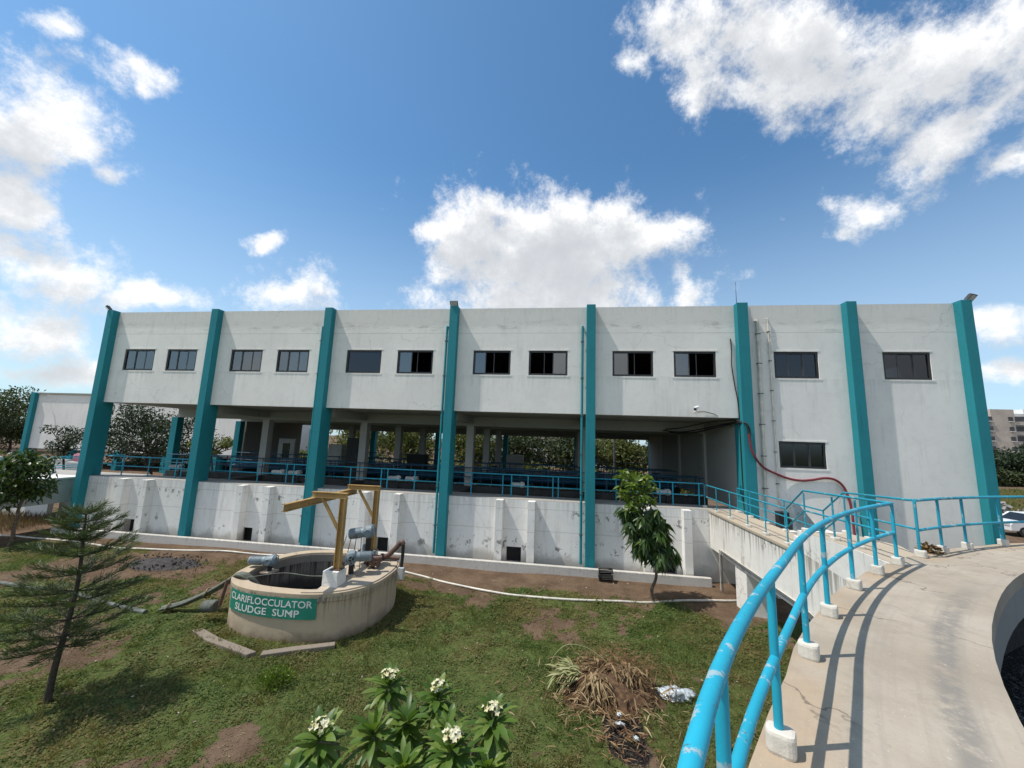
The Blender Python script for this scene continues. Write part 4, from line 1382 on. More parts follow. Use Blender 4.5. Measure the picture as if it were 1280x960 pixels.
ap = empty('ash_patch', (-14.6, 13.5, 0), 'black burnt ash patch on the soil before the left bays', 'ash')
V, Q = mound(-14.7, 13.45, 1.55, .8, .14, 5)
np_mesh('ash', V, Q, M['ash'], ap, True)
mb = MB()
for k in range(130):
    a, r = random.uniform(0, 6.28), math.sqrt(random.random()) * 1.1
    c = np.array((-14.7 + 1.5 * r * math.cos(a), 13.45 + .8 * r * math.sin(a), .09 + random.random() * .05))
    ax = norm(rng.normal(size=3))
    ay = norm(np.cross(ax, rng.normal(size=3)))
    mb.obox(c, ax, ay, np.cross(ax, ay), random.uniform(.03, .11), random.uniform(.02, .06), random.uniform(.015, .04))
tag(mb.build('charred_bits', M['ash'], ap), kind='stuff')
P = np.stack([-14.5 + rng.normal(size=500) * 1.5, 13.5 + rng.normal(size=500) * .75, np.full(500, .03)], 1)
P = P[((P[:, 0] + 14.7) / 1.5) ** 2 + ((P[:, 1] - 13.45) / .8) ** 2 > .8]
V, Q = diamond_arrays(P, np.c_[rng.normal(size=(len(P), 2)), rng.random(len(P)) * .4], np.tile((0, 0, 1.), (len(P), 1)), rng.uniform(.08, .22, len(P)), .03)
np_mesh('dry_litter', V, Q, M['twig'], ap)

hp = empty('plant_waste_heap', (1.0, 8.9, 0), 'heap of cut brown and pale fan leaves with charred base on the lawn', 'heap')
V, Q = mound(1.0, 9.0, 1.15, .85, .34, 9)
np_mesh('base', V, Q, simple('brown_litter', (.12, .065, .032), .95, .6, 12, bmp=.7), hp, True)


def fan(c, spread, n, L, az0, azr, mat, name, wd=.045, el=(.1, .9), droop=.5):
    az = az0 + rng.uniform(-azr, azr, n)
    el_ = rng.uniform(el[0], el[1], n)
    D = np.stack([np.cos(az) * np.cos(el_), np.sin(az) * np.cos(el_), np.sin(el_)], 1)
    P = np.array(c) + rng.normal(size=(n, 3)) * spread
    V, Q = leaf_arrays(P, D, np.tile((0, 0, 1.), (n, 1)) + rng.normal(size=(n, 3)) * .5, rng.uniform(.6, 1.1, n) * L, wd * rng.uniform(.6, 1.3, n), droop * rng.uniform(.5, 1.5, n), fold=.35)
    o = np_mesh(name, V, Q, mat, hp)
    if 'bits' in name or 'stalks' in name:
        o['kind'] = 'stuff'


fan((.25, 8.98, .30), (.10, .10, .05), 130, .46, math.pi, 1.1, M['palegreen'], 'wilted_fan', .04, (-.3, .7))
fan((.72, 8.72, .34), (.10, .06, .05), 150, .38, -math.pi / 2, 1.2, M['straw'], 'dry_fan', .036, (-.5, .5))
fan((1.35, 9.0, .42), (.12, .08, .06), 150, .36, -1.2, 1.1, M['straw'], 'dry_fan', .034, (-.5, .6))
fan((.85, 9.25, .32), (.22, .1, .05), 110, .34, 2.2, 2.0, M['straw'], 'dry_fan', .045, (-.2, .8))
fan((1.2, 9.35, .30), (.46, .24, .11), 620, .46, 0, 3.14, M['twig'], 'brown_stalks', .014, (-.4, .8), .6)
fan((.9, 8.6, .08), (.75, .55, .03), 420, .26, 0, 3.14, M['straw'], 'loose_bits', .022, (-.1, .3), .3)
fan((1.05, 7.95, .07), (.45, .6, .02), 260, .16, 0, 3.14, M['twig'], 'charred_bits', .02, (-.1, .3), .2)
fan((1.0, 9.0, .18), (.50, .34, .06), 300, .30, 0, 3.14, M['straw'], 'dry_bits', .03, (-.2, .4), .4)
mb = MB()
mb.tube(spline([(.95, 9.1, .5), (.55, 9.1, .72), (.15, 9.02, .78), (-.1, 8.98, .60), (-.2, 8.95, .40)]), .011, 6)
mb.build('arched_stalk', M['palegreen'], hp, True)


def bag_mesh(c, sx, sy, sz, seed, name='bag'):
    bm = bmesh.new()
    bmesh.ops.create_icosphere(bm, subdivisions=4, radius=1)
    for v in bm.verts:
        x, y, z = v.co
        n_ = float(fbm(np.array(x * 1.3 + y * .7), np.array(z * 1.3 - y), .8, seed, 3))
        f = .5 + 1.3 * abs(n_ - .5) * 2
        v.co = (c[0] + x * sx * f, c[1] + y * sy * f, max(.0, c[2] + z * sz * f))
    me = bpy.data.meshes.new(name)
    for f_ in bm.faces:
        f_.smooth = True
    bm.to_mesh(me)
    bm.free()
    me.materials.append(M['bag'])
    o = bpy.data.objects.new(name, me)
    link(o)
    return o


tag(bag_mesh((2.34, 9.05, .05), .34, .18, .15, 8, 'plastic_bag'), 'crumpled translucent white plastic bag on the grass between leaf heap and blue railing', 'plastic bag')
for k, (bx, by) in enumerate(((1.05, 7.95), (1.3, 7.65), (1.1, 8.2))):
    tag(bag_mesh((bx, by, .07), .05 + .05 * (k == 0), .04, .03, 20 + k, 'paper_scrap'), ('white scrap lying on the charred soil', 'white scrap lying on the charred soil', 'white scrap lying on the charred soil')[k], 'scrap', 'white scraps on the charred soil')
# little pale litter and stones on the lawn are one mass
n = 260
P = np.stack([rng.uniform(-14, 4.2, n), rng.uniform(5.6, 15.6, n)], 1)
Z = gz(P[:, 0], P[:, 1]) + .012
mb = MB()
for (x, y), z in zip(P, Z):
    if np.sum(np.abs((np.array((x, y)) - SC) / (2.3, 2.05)) ** 2.4) < 1:
        continue
    ax = norm(rng.normal(size=3))
    ay = norm(np.cross(ax, rng.normal(size=3)))
    s_ = random.uniform(.015, .05)
    mb.obox((x, y, z), ax, ay, np.cross(ax, ay), s_, s_ * .7, s_ * .4)
tag(mb.build('stones', M['slab'], None), kind='stuff')

# black crate by the kerb
cr = empty('crate', (1.55, 15.55, 0), 'tipped black plastic crate on the soil against the kerb', 'crate')
cz = R_(20)
ux, uy = np.array((math.cos(cz), -.15, .12)), np.array((.1, math.cos(cz), .45))
ux, uz = norm(ux), norm(np.cross(norm(ux), norm(uy)))
uy = np.cross(uz, ux)
c0 = np.array((1.62, 15.62, .24))
mb = MB()
for s_ in (-1, 1):
    for k in range(4):
        mb.obox(c0 + ux * s_ * .24 + uz * (-.11 + .07 * k), ux, uy, uz, .02, .34, .04)
        mb.obox(c0 + uy * s_ * .17 + uz * (-.11 + .07 * k), ux, uy, uz, .48, .02, .04)
mb.build('slatted_side', M['black'], cr)
mb = MB()
for sx in (-1, 1):
    for sy in (-1, 1):
        mb.obox(c0 + ux * sx * .245 + uy * sy * .175, ux, uy, uz, .035, .035, .28)
mb.build('corner_post', M['gpipe'], cr)
MB().obox(c0 - uz * .14, ux, uy, uz, .47, .33, .015).build('bottom', M['black'], cr)

# ------------------------------------------------------------------ things on the gallery deck
for k, (x, y, yaw, lab) in enumerate((
        (-2.0, 17.75, .1, 'white valve actuator behind the front railing, right of the fourth teal column'),
        (4.25, 17.75, .2, 'white valve actuator behind the front railing, right of the young tree'),
        (-7.9, 17.9, .3, 'white valve actuator behind the front railing, above the sump hoist'),
        (-7.1, 18.0, -.2, 'second white valve actuator above the sump hoist, to the right of its twin'),
        (-14.0, 18.0, .2, 'white valve actuator behind the front railing between second and third teal columns'),
        (-13.2, 18.1, .1, 'grey valve actuator just left of the third teal column'),
        (-18.3, 18.0, -.1, 'white valve actuator just left of the second teal column'),
        (-19.9, 18.1, .3, 'pale valve actuator nearest to the leftmost teal column'))):
    actuator((x, y, DECK + .46), (math.cos(yaw), math.sin(yaw), 0), .60, .10, lab, M['wmach'], DECK + .012, 'actuators on the gallery deck')


def cabinet(x, y, wd, dp, ht, mat, lab, scr=True):
    t = empty('control_cabinet', (x, y, DECK), lab, 'cabinet')
    MB().box(x - wd / 2, x + wd / 2, y - dp / 2, y + dp / 2, DECK + .05, DECK + ht).build('body', mat, t, bevel=.01)
    MB().box(x - wd / 2 + .04, x + wd / 2 - .04, y - dp / 2 - .02, y - dp / 2 - .001, DECK + .1, DECK + ht - .05).build('door', mat, t, bevel=.006)
    if scr:
        MB().box(x - wd * .22, x + wd * .22, y - dp / 2 - .03, y - dp / 2 - .0205, DECK + ht * .35, DECK + ht * .85).build('panel', M['carglass'], t)
    MB().box(x - wd / 2 + .03, x + wd / 2 - .03, y - dp / 2 + .03, y + dp / 2 - .03, DECK - .01, DECK + .05).build('plinth', M['black'], t)
    MB().tube([(x + wd * .36, y - dp / 2 - .045, DECK + ht * .5), (x + wd * .36, y - dp / 2 - .045, DECK + ht * .58)], .012, 6).build('handle', M['lampgrey'], t)


cabinet(-19.0, 25.15, 1.25, .45, 2.0, M['inner'], 'white framed control cabinet with dark panel, deep in the second bay')
cabinet(-15.4, 25.2, 1.0, .5, 1.75, M['wmach'], 'plain pale cabinet just left of the third teal column', False)
cabinet(-11.6, 20.7, .75, .45, 2.25, M['dark'], 'tall black cabinet standing right behind the third teal column', False)
cabinet(.35 - 4.0, 29.9, 1.3, .5, 1.35, M['wmach'], 'low pale desk cabinet in the fourth bay before the green trees', False)
cabinet(-9.5, 24.9, 1.3, .5, 1.3, M['dark'], 'low dark cabinet in the third bay behind the grey columns', False)

# small dry plant between plinths, and junk by the right end of the bridge
dp_ = empty('dry_plant', (6.24, 7.86, WK), 'small brown dry plant growing out of the walkway edge between two plinths', 'plant')
n = 130
D = sphere_dirs(n)
D[:, 2] = np.abs(D[:, 2]) * .9
P = np.array((6.26, 7.92, WK)) + D * rng.uniform(.02, .16, (n, 1))
V, Q = leaf_arrays(P, D + rng.normal(size=(n, 3)) * .5, rng.normal(size=(n, 3)), .075, .045, .2)
np_mesh('foliage', V, Q, leaf_mat('brown_gold_leaf', (.10, .05, .015), (.22, .13, .04), (.34, .24, .08), .2, .7), dp_)
MB().tube([(6.26, 7.92, WK - .02), (6.26, 7.92, WK + .1)], .012, 6).build('stem', M['twig'], dp_)
jn = empty('machine_box', (7.3, 15.9, DECK), 'small dark machine with grey lid standing at the foot of the sixth teal column', 'machine')
MB().box(7.75, 8.1, 15.7, 16.0, 2.2, 2.8).build('body', M['black'], jn, bevel=.02)
mb = MB()
mb.add([(8.2, 15.5, 2.2), (9.0, 15.5, 2.2), (9.0, 16.3, 2.2), (8.2, 16.3, 2.2), (8.2, 15.6, 3.15), (8.35, 15.6, 3.15), (8.35, 16.2, 3.15), (8.2, 16.2, 3.15)],
       [(0, 3, 2, 1), (4, 5, 6, 7), (0, 1, 5, 4), (1, 2, 6, 5), (2, 3, 7, 6), (3, 0, 4, 7)])
mb.build('lid', M['pump'], jn)
MB().box(7.4, 9.6, 15.4, 16.35, -.1, 2.19).build('base', M['bridge'], jn)

# ------------------------------------------------------------------ trees and plants
def limb(mb, p, q, r0, r1, wob=.06, n=6):
    p, q = np.array(p, float), np.array(q, float)
    L = np.linalg.norm(q - p)
    pts = [p + (q - p) * t + rng.normal(size=3) * wob * L * (0 < t < 1) * .35 for t in np.linspace(0, 1, n)]
    mb.tube(pts, list(np.linspace(r0, r1, n)), 8)
    return pts


# young tree with drooping leaves by the pipe
yt = empty('young_tree', (2.97, 14.02, 0), 'slim young tree with long drooping leaves growing beside the cream pipe', 'tree')
mb = MB()
trunk = spline([(2.97, 14.02, -.05), (2.92, 14.0, .35), (3.06, 14.0, .75), (3.05, 14.02, 1.25), (2.85, 14.05, 1.9), (2.6, 14.08, 2.6), (2.45, 14.1, 3.3), (2.48, 14.1, 3.95)])
mb.tube(trunk, list(np.linspace(.06, .018, len(trunk))), 10)
mb.build('trunk', M['bark'], yt, True)
tips, tops = [], []
mb = MB()
for k in range(34):
    t = .43 + .55 * k / 33
    b = trunk[int(t * (len(trunk) - 1))]
    a = k * 2.4
    ln = .52 * (1 - .35 * abs(t - .6)) + .1
    q = b + np.array((math.cos(a) * ln, math.sin(a) * ln, .28))
    mb.tube([b, (b + q) / 2 + (0, 0, .05), q], [.014, .01, .006], 6)
    for f in (.35, .55, .75, .9, 1.0):
        (tops if t > .76 else tips).append(b + (q - b) * f)
mb.build('branch', M['bark'], yt, True)
for nm, src, mt, per, dz, L in (('foliage', tips, M['l_young'], 14, -.95, .34), ('fresh_foliage', tops, M['l_top'], 9, .25, .22)):
    src = np.repeat(np.array(src), per, 0)
    n = len(src)
    D = rng.normal(size=(n, 3))
    D[:, 2] = D[:, 2] * .35 + dz
    P = src + rng.normal(size=(n, 3)) * .055
    V, Q = leaf_arrays(P, D, rng.normal(size=(n, 3)) * .6 + (0, -.6, .4), rng.uniform(.7, 1.2, n) * L, rng.uniform(.7, 1.2, n) * (.098 if nm == 'foliage' else .085), .35)
    np_mesh(nm, V, Q, mt, yt)

# rounded small tree at the far left
rt = empty('round_tree', (-22.62, 13.99, 0), 'small round crowned tree with dark hanging leaves before the left channel', 'tree')
mb = MB()
tp = limb(mb, (-22.62, 13.99, -.05), (-22.55, 14.05, 1.9), .075, .045, .10)
mb.build('trunk', M['bark'], rt, True)
mb = MB()
cc = np.array((-22.72, 13.95, 2.72))
ends = []
for k in range(46):
    dd = norm(rng.normal(size=3) + (0, 0, .35))
    e = cc + dd * np.array((.95, .95, 1.0)) * rng.uniform(.55, 1.0)
    limb(mb, tp[-1], e, .03, .008, .10)
    ends.append(e)
mb.build('branch', M['bark'], rt, True)
ends = np.repeat(np.array(ends), 56, 0)
n = len(ends)
D = rng.normal(size=(n, 3))
D[:, 2] = D[:, 2] * .4 - .55
V, Q = leaf_arrays(ends + rng.normal(size=(n, 3)) * .17, D, rng.normal(size=(n, 3)) * .5 + (0, 0, .7), rng.uniform(.14, .26, n), rng.uniform(.06, .095, n), .3)
np_mesh('crown', V, Q, M['l_round'], rt)

# pine in the left foreground
pn = empty('young_pine', (-9.25, 6.68, 0), 'young pine with feathery tiers of dark needles in the left foreground', 'tree')
mb = MB()
ptr = spline([(-9.25, 6.68, -.05), (-9.22, 6.68, .6), (-9.15, 6.7, 1.3), (-9.12, 6.72, 2.1), (-9.16, 6.70, 2.9), (-9.2, 6.70, 3.35)])
mb.tube(ptr, list(np.linspace(.06, .014, len(ptr))), 10)
mb.build('trunk', M['bark2'], pn, True)
mb = MB()
P_, D_ = [], []
for tier in range(11):
    t = .30 + .68 * tier / 10
    b = np.array(ptr[int(t * (len(ptr) - 1))])
    nb_ = 6 if tier < 8 else 5
    for k in range(nb_):
        a = tier * .9 + k * 2 * math.pi / nb_ + rng.normal() * .18
        ln = (1.24 * (1 - .84 * (t - .30) / .68) + .08) * rng.uniform(.75, 1.1)
        if tier == 0:
            ln *= .55
        rise = rng.uniform(.02, .30) + .35 * (t - .3)
        q = b + np.array((math.cos(a) * ln, math.sin(a) * ln, rise * ln))
        mid = (b + q) / 2 + (0, 0, -.04 * ln)
        pts_ = spline([b, mid, q], 4)
        mb.tube(pts_, list(np.linspace(.014, .005, len(pts_))), 5)
        dr = norm(q - b)
        m_ = int(95 * ln) + 16
        f = rng.uniform(.12, 1.0, m_)
        base = b + (q - b) * f[:, None] + rng.normal(size=(m_, 3)) * .012
        base[:, 2] -= (.16 * ln * f * (1 - f))
        sidev = np.cross(dr, (0, 0, 1))
        sd = np.where(rng.random(m_) < .5, 1, -1)[:, None]
        dd = dr * .75 + sidev * sd * rng.uniform(.3, 1.0, (m_, 1)) + np.array((0, 0, 1)) * rng.uniform(-.05, .55, (m_, 1))
        # needles along short side twigs
        for j in range(3):
            P_.append(base + norm(dd) * (.05 * j))
            D_.append(dd + rng.normal(size=(m_, 3)) * .28)
mb.build('branch', M['bark2'], pn, True)
P_, D_ = np.concatenate(P_), np.concatenate(D_)
V, Q = diamond_arrays(P_, D_, rng.normal(size=(len(P_), 3)), rng.uniform(.09, .17, len(P_)), .011)
np_mesh('needles', V, Q, M['l_pine'], pn)

# frangipani in the foreground
fr_ = empty('frangipani', (-2.0, 6.0, 0), 'frangipani shrub with long green leaves and cream flower heads at the bottom edge', 'shrub')
heads = [(-2.72, 6.55, 1.14, 1), (-1.90, 6.55, 1.06, 1), (-3.12, 5.35, 1.13, 1), (-1.38, 5.55, 1.08, 1), (-.94, 6.05, 1.16, 1), (-2.55, 5.75, 1.0, 0), (-2.0, 5.5, .82, 0), (-2.25, 6.2, .88, 0), (-1.6, 6.15, .85, 0), (-2.85, 5.0, .85, 0), (-1.1, 5.25, .78, 0), (-3.25, 5.0, .85, 0), (-.9, 5.6, .85, 0)]
mb = MB()
Vs, Qs, nV = [], [], 0
for (x, y, z, fl_) in heads:
    limb(mb, (-2.0 + (x + 2.0) * .25, 5.9 + (y - 5.9) * .25, -.02), (x, y, z - .12), .035, .02, .12)
    n = 40
    az = np.arange(n) * 2.399 + rng.uniform(0, 6)
    el_ = np.linspace(-.35, 1.15, n) + rng.normal(size=n) * .12
    D = np.stack([np.cos(az) * np.cos(el_), np.sin(az) * np.cos(el_), np.sin(el_)], 1)
    P = np.array((x, y, z - .18)) + np.stack([0 * az, 0 * az, np.linspace(-.05, .12, n)], 1)
    V, Q = leaf_arrays(P, D, np.tile((0, 0, 1.), (n, 1)) + rng.normal(size=(n, 3)) * .15, rng.uniform(.32, .52, n), rng.uniform(.075, .118, n), rng.uniform(.15, .5, n), rows=(0, .18, .42, .7, .9, 1.0), widths=(.12, .5, .95, .95, .5, .04), fold=.28)
    Vs.append(V)
    Qs.append(Q + nV)
    nV += len(V)
mb.build('stem', M['stem'], fr_, True)
np_mesh('foliage', np.concatenate(Vs), np.concatenate(Qs), M['l_frang'], fr_)
for (x, y, z, fl_) in heads:
    if not fl_:
        continue
    Vs, Qs, nV = [], [], 0
    mb = MB()
    c = np.array((x, y, z))
    mb.tube([c - (0, 0, .12), c + (0, 0, .06)], .012, 6)
    for k in range(11):
        a, r = k * 2.4 + rng.uniform(-.4, .4), .15 * math.sqrt((k + .5) / 13) * rng.uniform(.8, 1.15)
        q = c + np.array((r * math.cos(a), r * math.sin(a), .12 - 2.0 * r * r + rng.uniform(-.015, .02)))
        mb.tube([c + (0, 0, .03), q], .005, 5)
        nd = norm(np.array((math.cos(a) * r * 5, math.sin(a) * r * 5 - .2, .7)))
        t1 = norm(np.cross(nd, (.3, 1, .1)))
        t2 = np.cross(nd, t1)
        pa = np.arange(5) * 2 * math.pi / 5 + rng.uniform(0, 6)
        D = np.cos(pa)[:, None] * t1 + np.sin(pa)[:, None] * t2 + nd * .35
        V, Q = leaf_arrays(np.tile(q, (5, 1)), D, np.tile(nd, (5, 1)), .045, .032, .0, widths=(.3, 1.0, .9, .25), fold=.2)
        Vs.append(V)
        Qs.append(Q + nV)
        nV += len(V)
    fc_ = np_mesh('flower_cluster', np.concatenate(Vs), np.concatenate(Qs), M['petal'], fr_)
    OFF[fc_.name] = OFF[fr_.name]
    mb.build('flower_stalk', M['stem'], fc_, True)

# bright little bush in the grass
bu = empty('small_bush', (-5.7, 7.95, 0), 'small bright yellow green bush in the grass below the sump', 'bush')
n = 900
D = sphere_dirs(n)
D[:, 2] = np.abs(D[:, 2])
P = np.array((-5.7, 7.95, .0)) + D * np.array((.36, .34, .30)) * rng.uniform(.25, 1, (n, 1))
V, Q = diamond_arrays(P, D + rng.normal(size=(n, 3)) * .5 + (0, 0, .4), rng.normal(size=(n, 3)), rng.uniform(.04, .09, n), .025)
np_mesh('foliage', V, Q, M['l_bush'], bu)
mb = MB()
for k in range(7):
    dd = norm(rng.normal(size=3) + (0, 0, 1.2))
    mb.tube([(-5.7, 7.95, -.02), np.array((-5.7, 7.95, 0)) + np.abs(dd) * (1, 1, 1) * .22 * np.sign(dd + 1e-6)], .008, 5)
mb.build('stem', M['stem'], bu)


# far trees: trunk, limbs, leaf clumps through the crown's volume
def far_tree(x, y, z0, hgt, rx, rz, label, mat, leaf=.30, n=2600, group=None, seed=0, cat='tree', bark='bark2', nclump=26):
    t = empty('tree', (x, y, z0), label, cat, group)
    mb = MB()
    top = np.array((x, y, z0 + hgt - rz))
    limb(mb, (x, y, z0 - .2), top, .03 * hgt * .6, .015 * hgt * .6, .08)
    mb.build('trunk', M[bark], t, True)
    mb = MB()
    cl = []
    for k in range(nclump):
        dd = norm(rng.normal(size=3))
        c = top + dd * np.array((rx, rx, rz)) * rng.uniform(.35, .92) + (0, 0, 0)
        limb(mb, top - (0, 0, rz * .5), c, .05, .015, .1, 5)
        cl.append((c, rng.uniform(.22, .42) * min(rx, rz * 1.3)))
    mb.build('branch', M[bark], t, True)
    P, per = [], n // nclump
    for c, r in cl:
        P.append(c + norm(rng.normal(size=(per, 3))) * r * np.array((1.15, 1.15, .75)) * rng.uniform(.35, 1.0, (per, 1)) ** .6)
    P = np.concatenate(P)
    m_ = len(P)
    V, Q = leaf_arrays(P, rng.normal(size=(m_, 3)) + (0, 0, -.15), rng.normal(size=(m_, 3)) * .7 + (0, 0, .6), leaf * rng.uniform(.6, 1.3, m_), leaf * .5, .2, rows=(0, .5, 1), widths=(.2, 1, .1))
    np_mesh('crown', V, Q, mat, t)
    return t


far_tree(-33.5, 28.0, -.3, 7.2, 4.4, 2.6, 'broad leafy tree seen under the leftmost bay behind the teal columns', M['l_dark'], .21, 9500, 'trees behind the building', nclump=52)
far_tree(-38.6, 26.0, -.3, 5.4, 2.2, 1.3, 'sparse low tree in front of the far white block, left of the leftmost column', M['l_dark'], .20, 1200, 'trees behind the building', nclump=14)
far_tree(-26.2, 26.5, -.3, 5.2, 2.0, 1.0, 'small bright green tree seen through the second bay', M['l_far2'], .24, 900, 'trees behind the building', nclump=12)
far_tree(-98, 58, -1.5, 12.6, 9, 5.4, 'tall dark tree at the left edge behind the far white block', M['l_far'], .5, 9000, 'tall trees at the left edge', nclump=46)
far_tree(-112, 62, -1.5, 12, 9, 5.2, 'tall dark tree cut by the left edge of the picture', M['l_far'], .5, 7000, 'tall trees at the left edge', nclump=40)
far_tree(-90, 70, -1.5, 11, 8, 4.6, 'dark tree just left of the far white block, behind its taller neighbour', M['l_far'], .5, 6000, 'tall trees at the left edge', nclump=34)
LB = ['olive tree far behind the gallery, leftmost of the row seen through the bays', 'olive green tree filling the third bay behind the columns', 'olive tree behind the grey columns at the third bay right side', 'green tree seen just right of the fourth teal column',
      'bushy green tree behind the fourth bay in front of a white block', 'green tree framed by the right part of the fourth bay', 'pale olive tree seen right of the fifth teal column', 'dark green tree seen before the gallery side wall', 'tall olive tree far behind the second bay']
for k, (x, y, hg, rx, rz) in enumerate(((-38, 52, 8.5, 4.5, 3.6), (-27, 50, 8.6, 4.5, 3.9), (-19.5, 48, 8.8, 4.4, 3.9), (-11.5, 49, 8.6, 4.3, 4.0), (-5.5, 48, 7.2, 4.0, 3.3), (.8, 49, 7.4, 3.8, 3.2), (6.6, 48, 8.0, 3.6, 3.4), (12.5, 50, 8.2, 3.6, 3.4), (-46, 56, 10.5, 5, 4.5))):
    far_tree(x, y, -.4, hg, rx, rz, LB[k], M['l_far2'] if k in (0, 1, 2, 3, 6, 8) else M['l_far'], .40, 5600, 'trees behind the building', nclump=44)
hz_lab = ['first', 'second', 'third', 'fourth', 'fifth', 'sixth', 'seventh', 'eighth', 'ninth', 'tenth', 'eleventh']
for k in range(11):
    x = -35 + 4.6 * k + rng.uniform(-.6, .6)
    t = empty('bush', (x, 42, -.1), hz_lab[k] + ' from the left of the low green bushes lining the yard behind the gallery', 'bush', 'bushes behind the gallery')
    n = 1500
    D = sphere_dirs(n)
    D[:, 2] = np.abs(D[:, 2])
    P = np.array((x, 42, -.1)) + D * np.array((2.7, 1.6, 2.6 + .8 * rng.random())) * rng.uniform(.35, 1, (n, 1)) ** .5 * (.75 + .5 * fbm(D[:, 0] * 2 + k, D[:, 2] * 2, .5, 51, 3))[:, None]
    V, Q = leaf_arrays(P, rng.normal(size=(n, 3)), rng.normal(size=(n, 3)) * .7 + (0, 0, .6), .34, .19, .2, rows=(0, .5, 1), widths=(.2, 1, .1))
    np_mesh('foliage', V, Q, M['l_far2'] if k % 3 else M['l_far'], t)
    mb = MB()
    for j in range(4):
        mb.tube([(x + rng.normal() * .2, 42, -.2), (x + rng.normal() * 1.2, 42 + rng.normal() * .5, 1.6)], [.05, .02], 6)
    mb.build('stem', M['bark2'], t)
for k, (x, y, hg, rx, lab) in enumerate(((80, 90, 8.6, 5.0, 'dark bushy tree below the far apartment block, next to the last teal column'), (87, 91, 8.2, 5.0, 'dark bushy tree below the far apartment block, middle one'), (94, 92, 8.8, 5.0, 'dark bushy tree at the right edge below the apartment block'),
                                  (101, 93, 8.2, 5.0, 'dark bushy tree below the apartment block, just past the right edge'), (78, 85, 4.4, 3.2, 'low green bush in front of the dark trees, beside the last teal column'), (83, 86, 3.8, 3.2, 'low green bush in front of the dark trees, middle of three'), (88.5, 86, 4.2, 3.2, 'low green bush cut by the right edge of the picture'))):
    far_tree(x, y, -.8, hg, rx, hg * .47, lab, M['l_dark'] if k < 4 else M['l_far'], .5, 7000 if k < 4 else 4500, 'trees below the apartment block', nclump=46)

# ------------------------------------------------------------------ far buildings
fb2 = empty('far_block', (-50, 40, 0), 'white flat block with teal corner column beyond the left end of the building', 'building')
MB().box(-65.2, -34, 40, 52, 2.1, 8.75).build('wall', M['facade'], fb2)
MB().box(-65.6, -65.0, 39.6, 40.6, -2, 8.9).build('column', M['teal'], fb2, bevel=.03)
MB().box(-64.9, -34.1, 40.3, 51.8, 1.9, 2.09).build('soffit', M['soffit'], fb2)
for x in (-58.5, -52, -45.5, -39):
    MB().box(x - .3, x + .3, 39.7, 40.3, -2, 2.2).build('column', M['teal'], fb2)
for x in (-63, -57, -50, -44, -37):
    MB().box(x - .25, x + .25, 46, 46.5, -2, 1.9).build('column', M['teal'], fb2)
MB().box(-64.5, -34.5, 51.0, 51.5, -2, 1.88).build('back_wall', M['inner'], fb2)
MB().box(-65.6, -33.6, 39.85, 40.0, 8.75, 8.92).build('coping', M['soffit'], fb2)
cctv(-63.4, 39.9, 8.5, 'dark camera at the top corner of the far white block')
# things by its foot
pk = empty('covered_cart', (-30.2, 21.5, 0), 'white cart under a faded pink cover behind the left channel', 'cart')
MB().box(-31.0, -29.6, 21.0, 22.0, 2.0, 2.75).build('tray', M['wmach'], pk, bevel=.06)
MB().box(-30.8, -29.9, 21.1, 21.9, 2.75, 3.25).build('cover', M['pink'], pk, bevel=.15)
for x in (-30.8, -29.8):
    MB().tube([(x, 20.95, 1.8), (x, 21.05, 1.8)], .22, 16).build('wheel', M['black'], pk, True)
    MB().box(x - .05, x + .05, 21.3, 21.7, 0, 1.8).build('leg', M['lampgrey'], pk)
lw = empty('low_wall', (-33, 18.8, 0), 'low whitewashed wall under the left channel behind dry grass', 'wall')
MB().box(-44, -28.1, 18.6, 18.85, -.3, 1.35).build('panel', M['white_conc'], lw)
MB().box(-28.4, -23.2, 19.3, 19.5, -.3, 2.14).build('shade_backing', M['inner'], lw)  # darker panel added behind the opening, stands in for shade under the platform
yw = empty('yard_wall', (-60, 34, 0), 'low pale yard wall at the left edge beyond the channel', 'wall')
MB().box(-90, -50, 34, 34.4, -.5, 1.4).build('panel', M['farwhite'], yw)
MB().box(-90, -50, 33.95, 34.45, 1.4, 1.5).build('coping', M['leftbridge'], yw)

# apartment block at the right, far behind the trees
ab = empty('apartment_block', (140, 138, 0), 'beige far apartment block with dark balconies at the right edge', 'building')
MB().box(127.5, 133.6, 135, 150, -1, 19.6).build('tower_wall', M['farwall'], ab)
MB().box(133.61, 190, 137, 150, -1, 18.6).build('wall', M['farwhite'], ab)
MB().box(126.4, 127.49, 136, 149, -1, 18.8).build('side_wall', M['farwhite'], ab)
for k in range(6):
    z = .6 + k * 2.95
    for x in (126.5, 131.9):
        f = MB().box(x, x + 1.1, 134.85, 135.05 if x > 127 else 136.05, z + .7, z + 2.0).build('window', M['farwin'], ab)
        MB().box(x - .1, x + 1.2, 134.6, 134.849, z + .5, z + .69).build('sill', M['farwhite'], f)
    for x in (134.6, 141.5, 149, 157, 165, 174):
        MB().box(x, x + 5.6, 136.8, 137.02, z + .75, z + 2.35).build('window', M['farwin'], ab)
        MB().box(x - .4, x + 6.2, 135.8, 137.01, z - .15, z + .05).build('balcony_slab', M['farwhite'], ab)
        MB().box(x - .4, x + 6.2, 135.8, 135.9, z + .051, z + .75).build('balcony_parapet', M['farwall'], ab)
for k in range(3):
    MB().box(142 + 12 * k, 146 + 12 * k, 141, 146, 18.61, 20.4).build('roof_tank', M['farwhite'], ab)

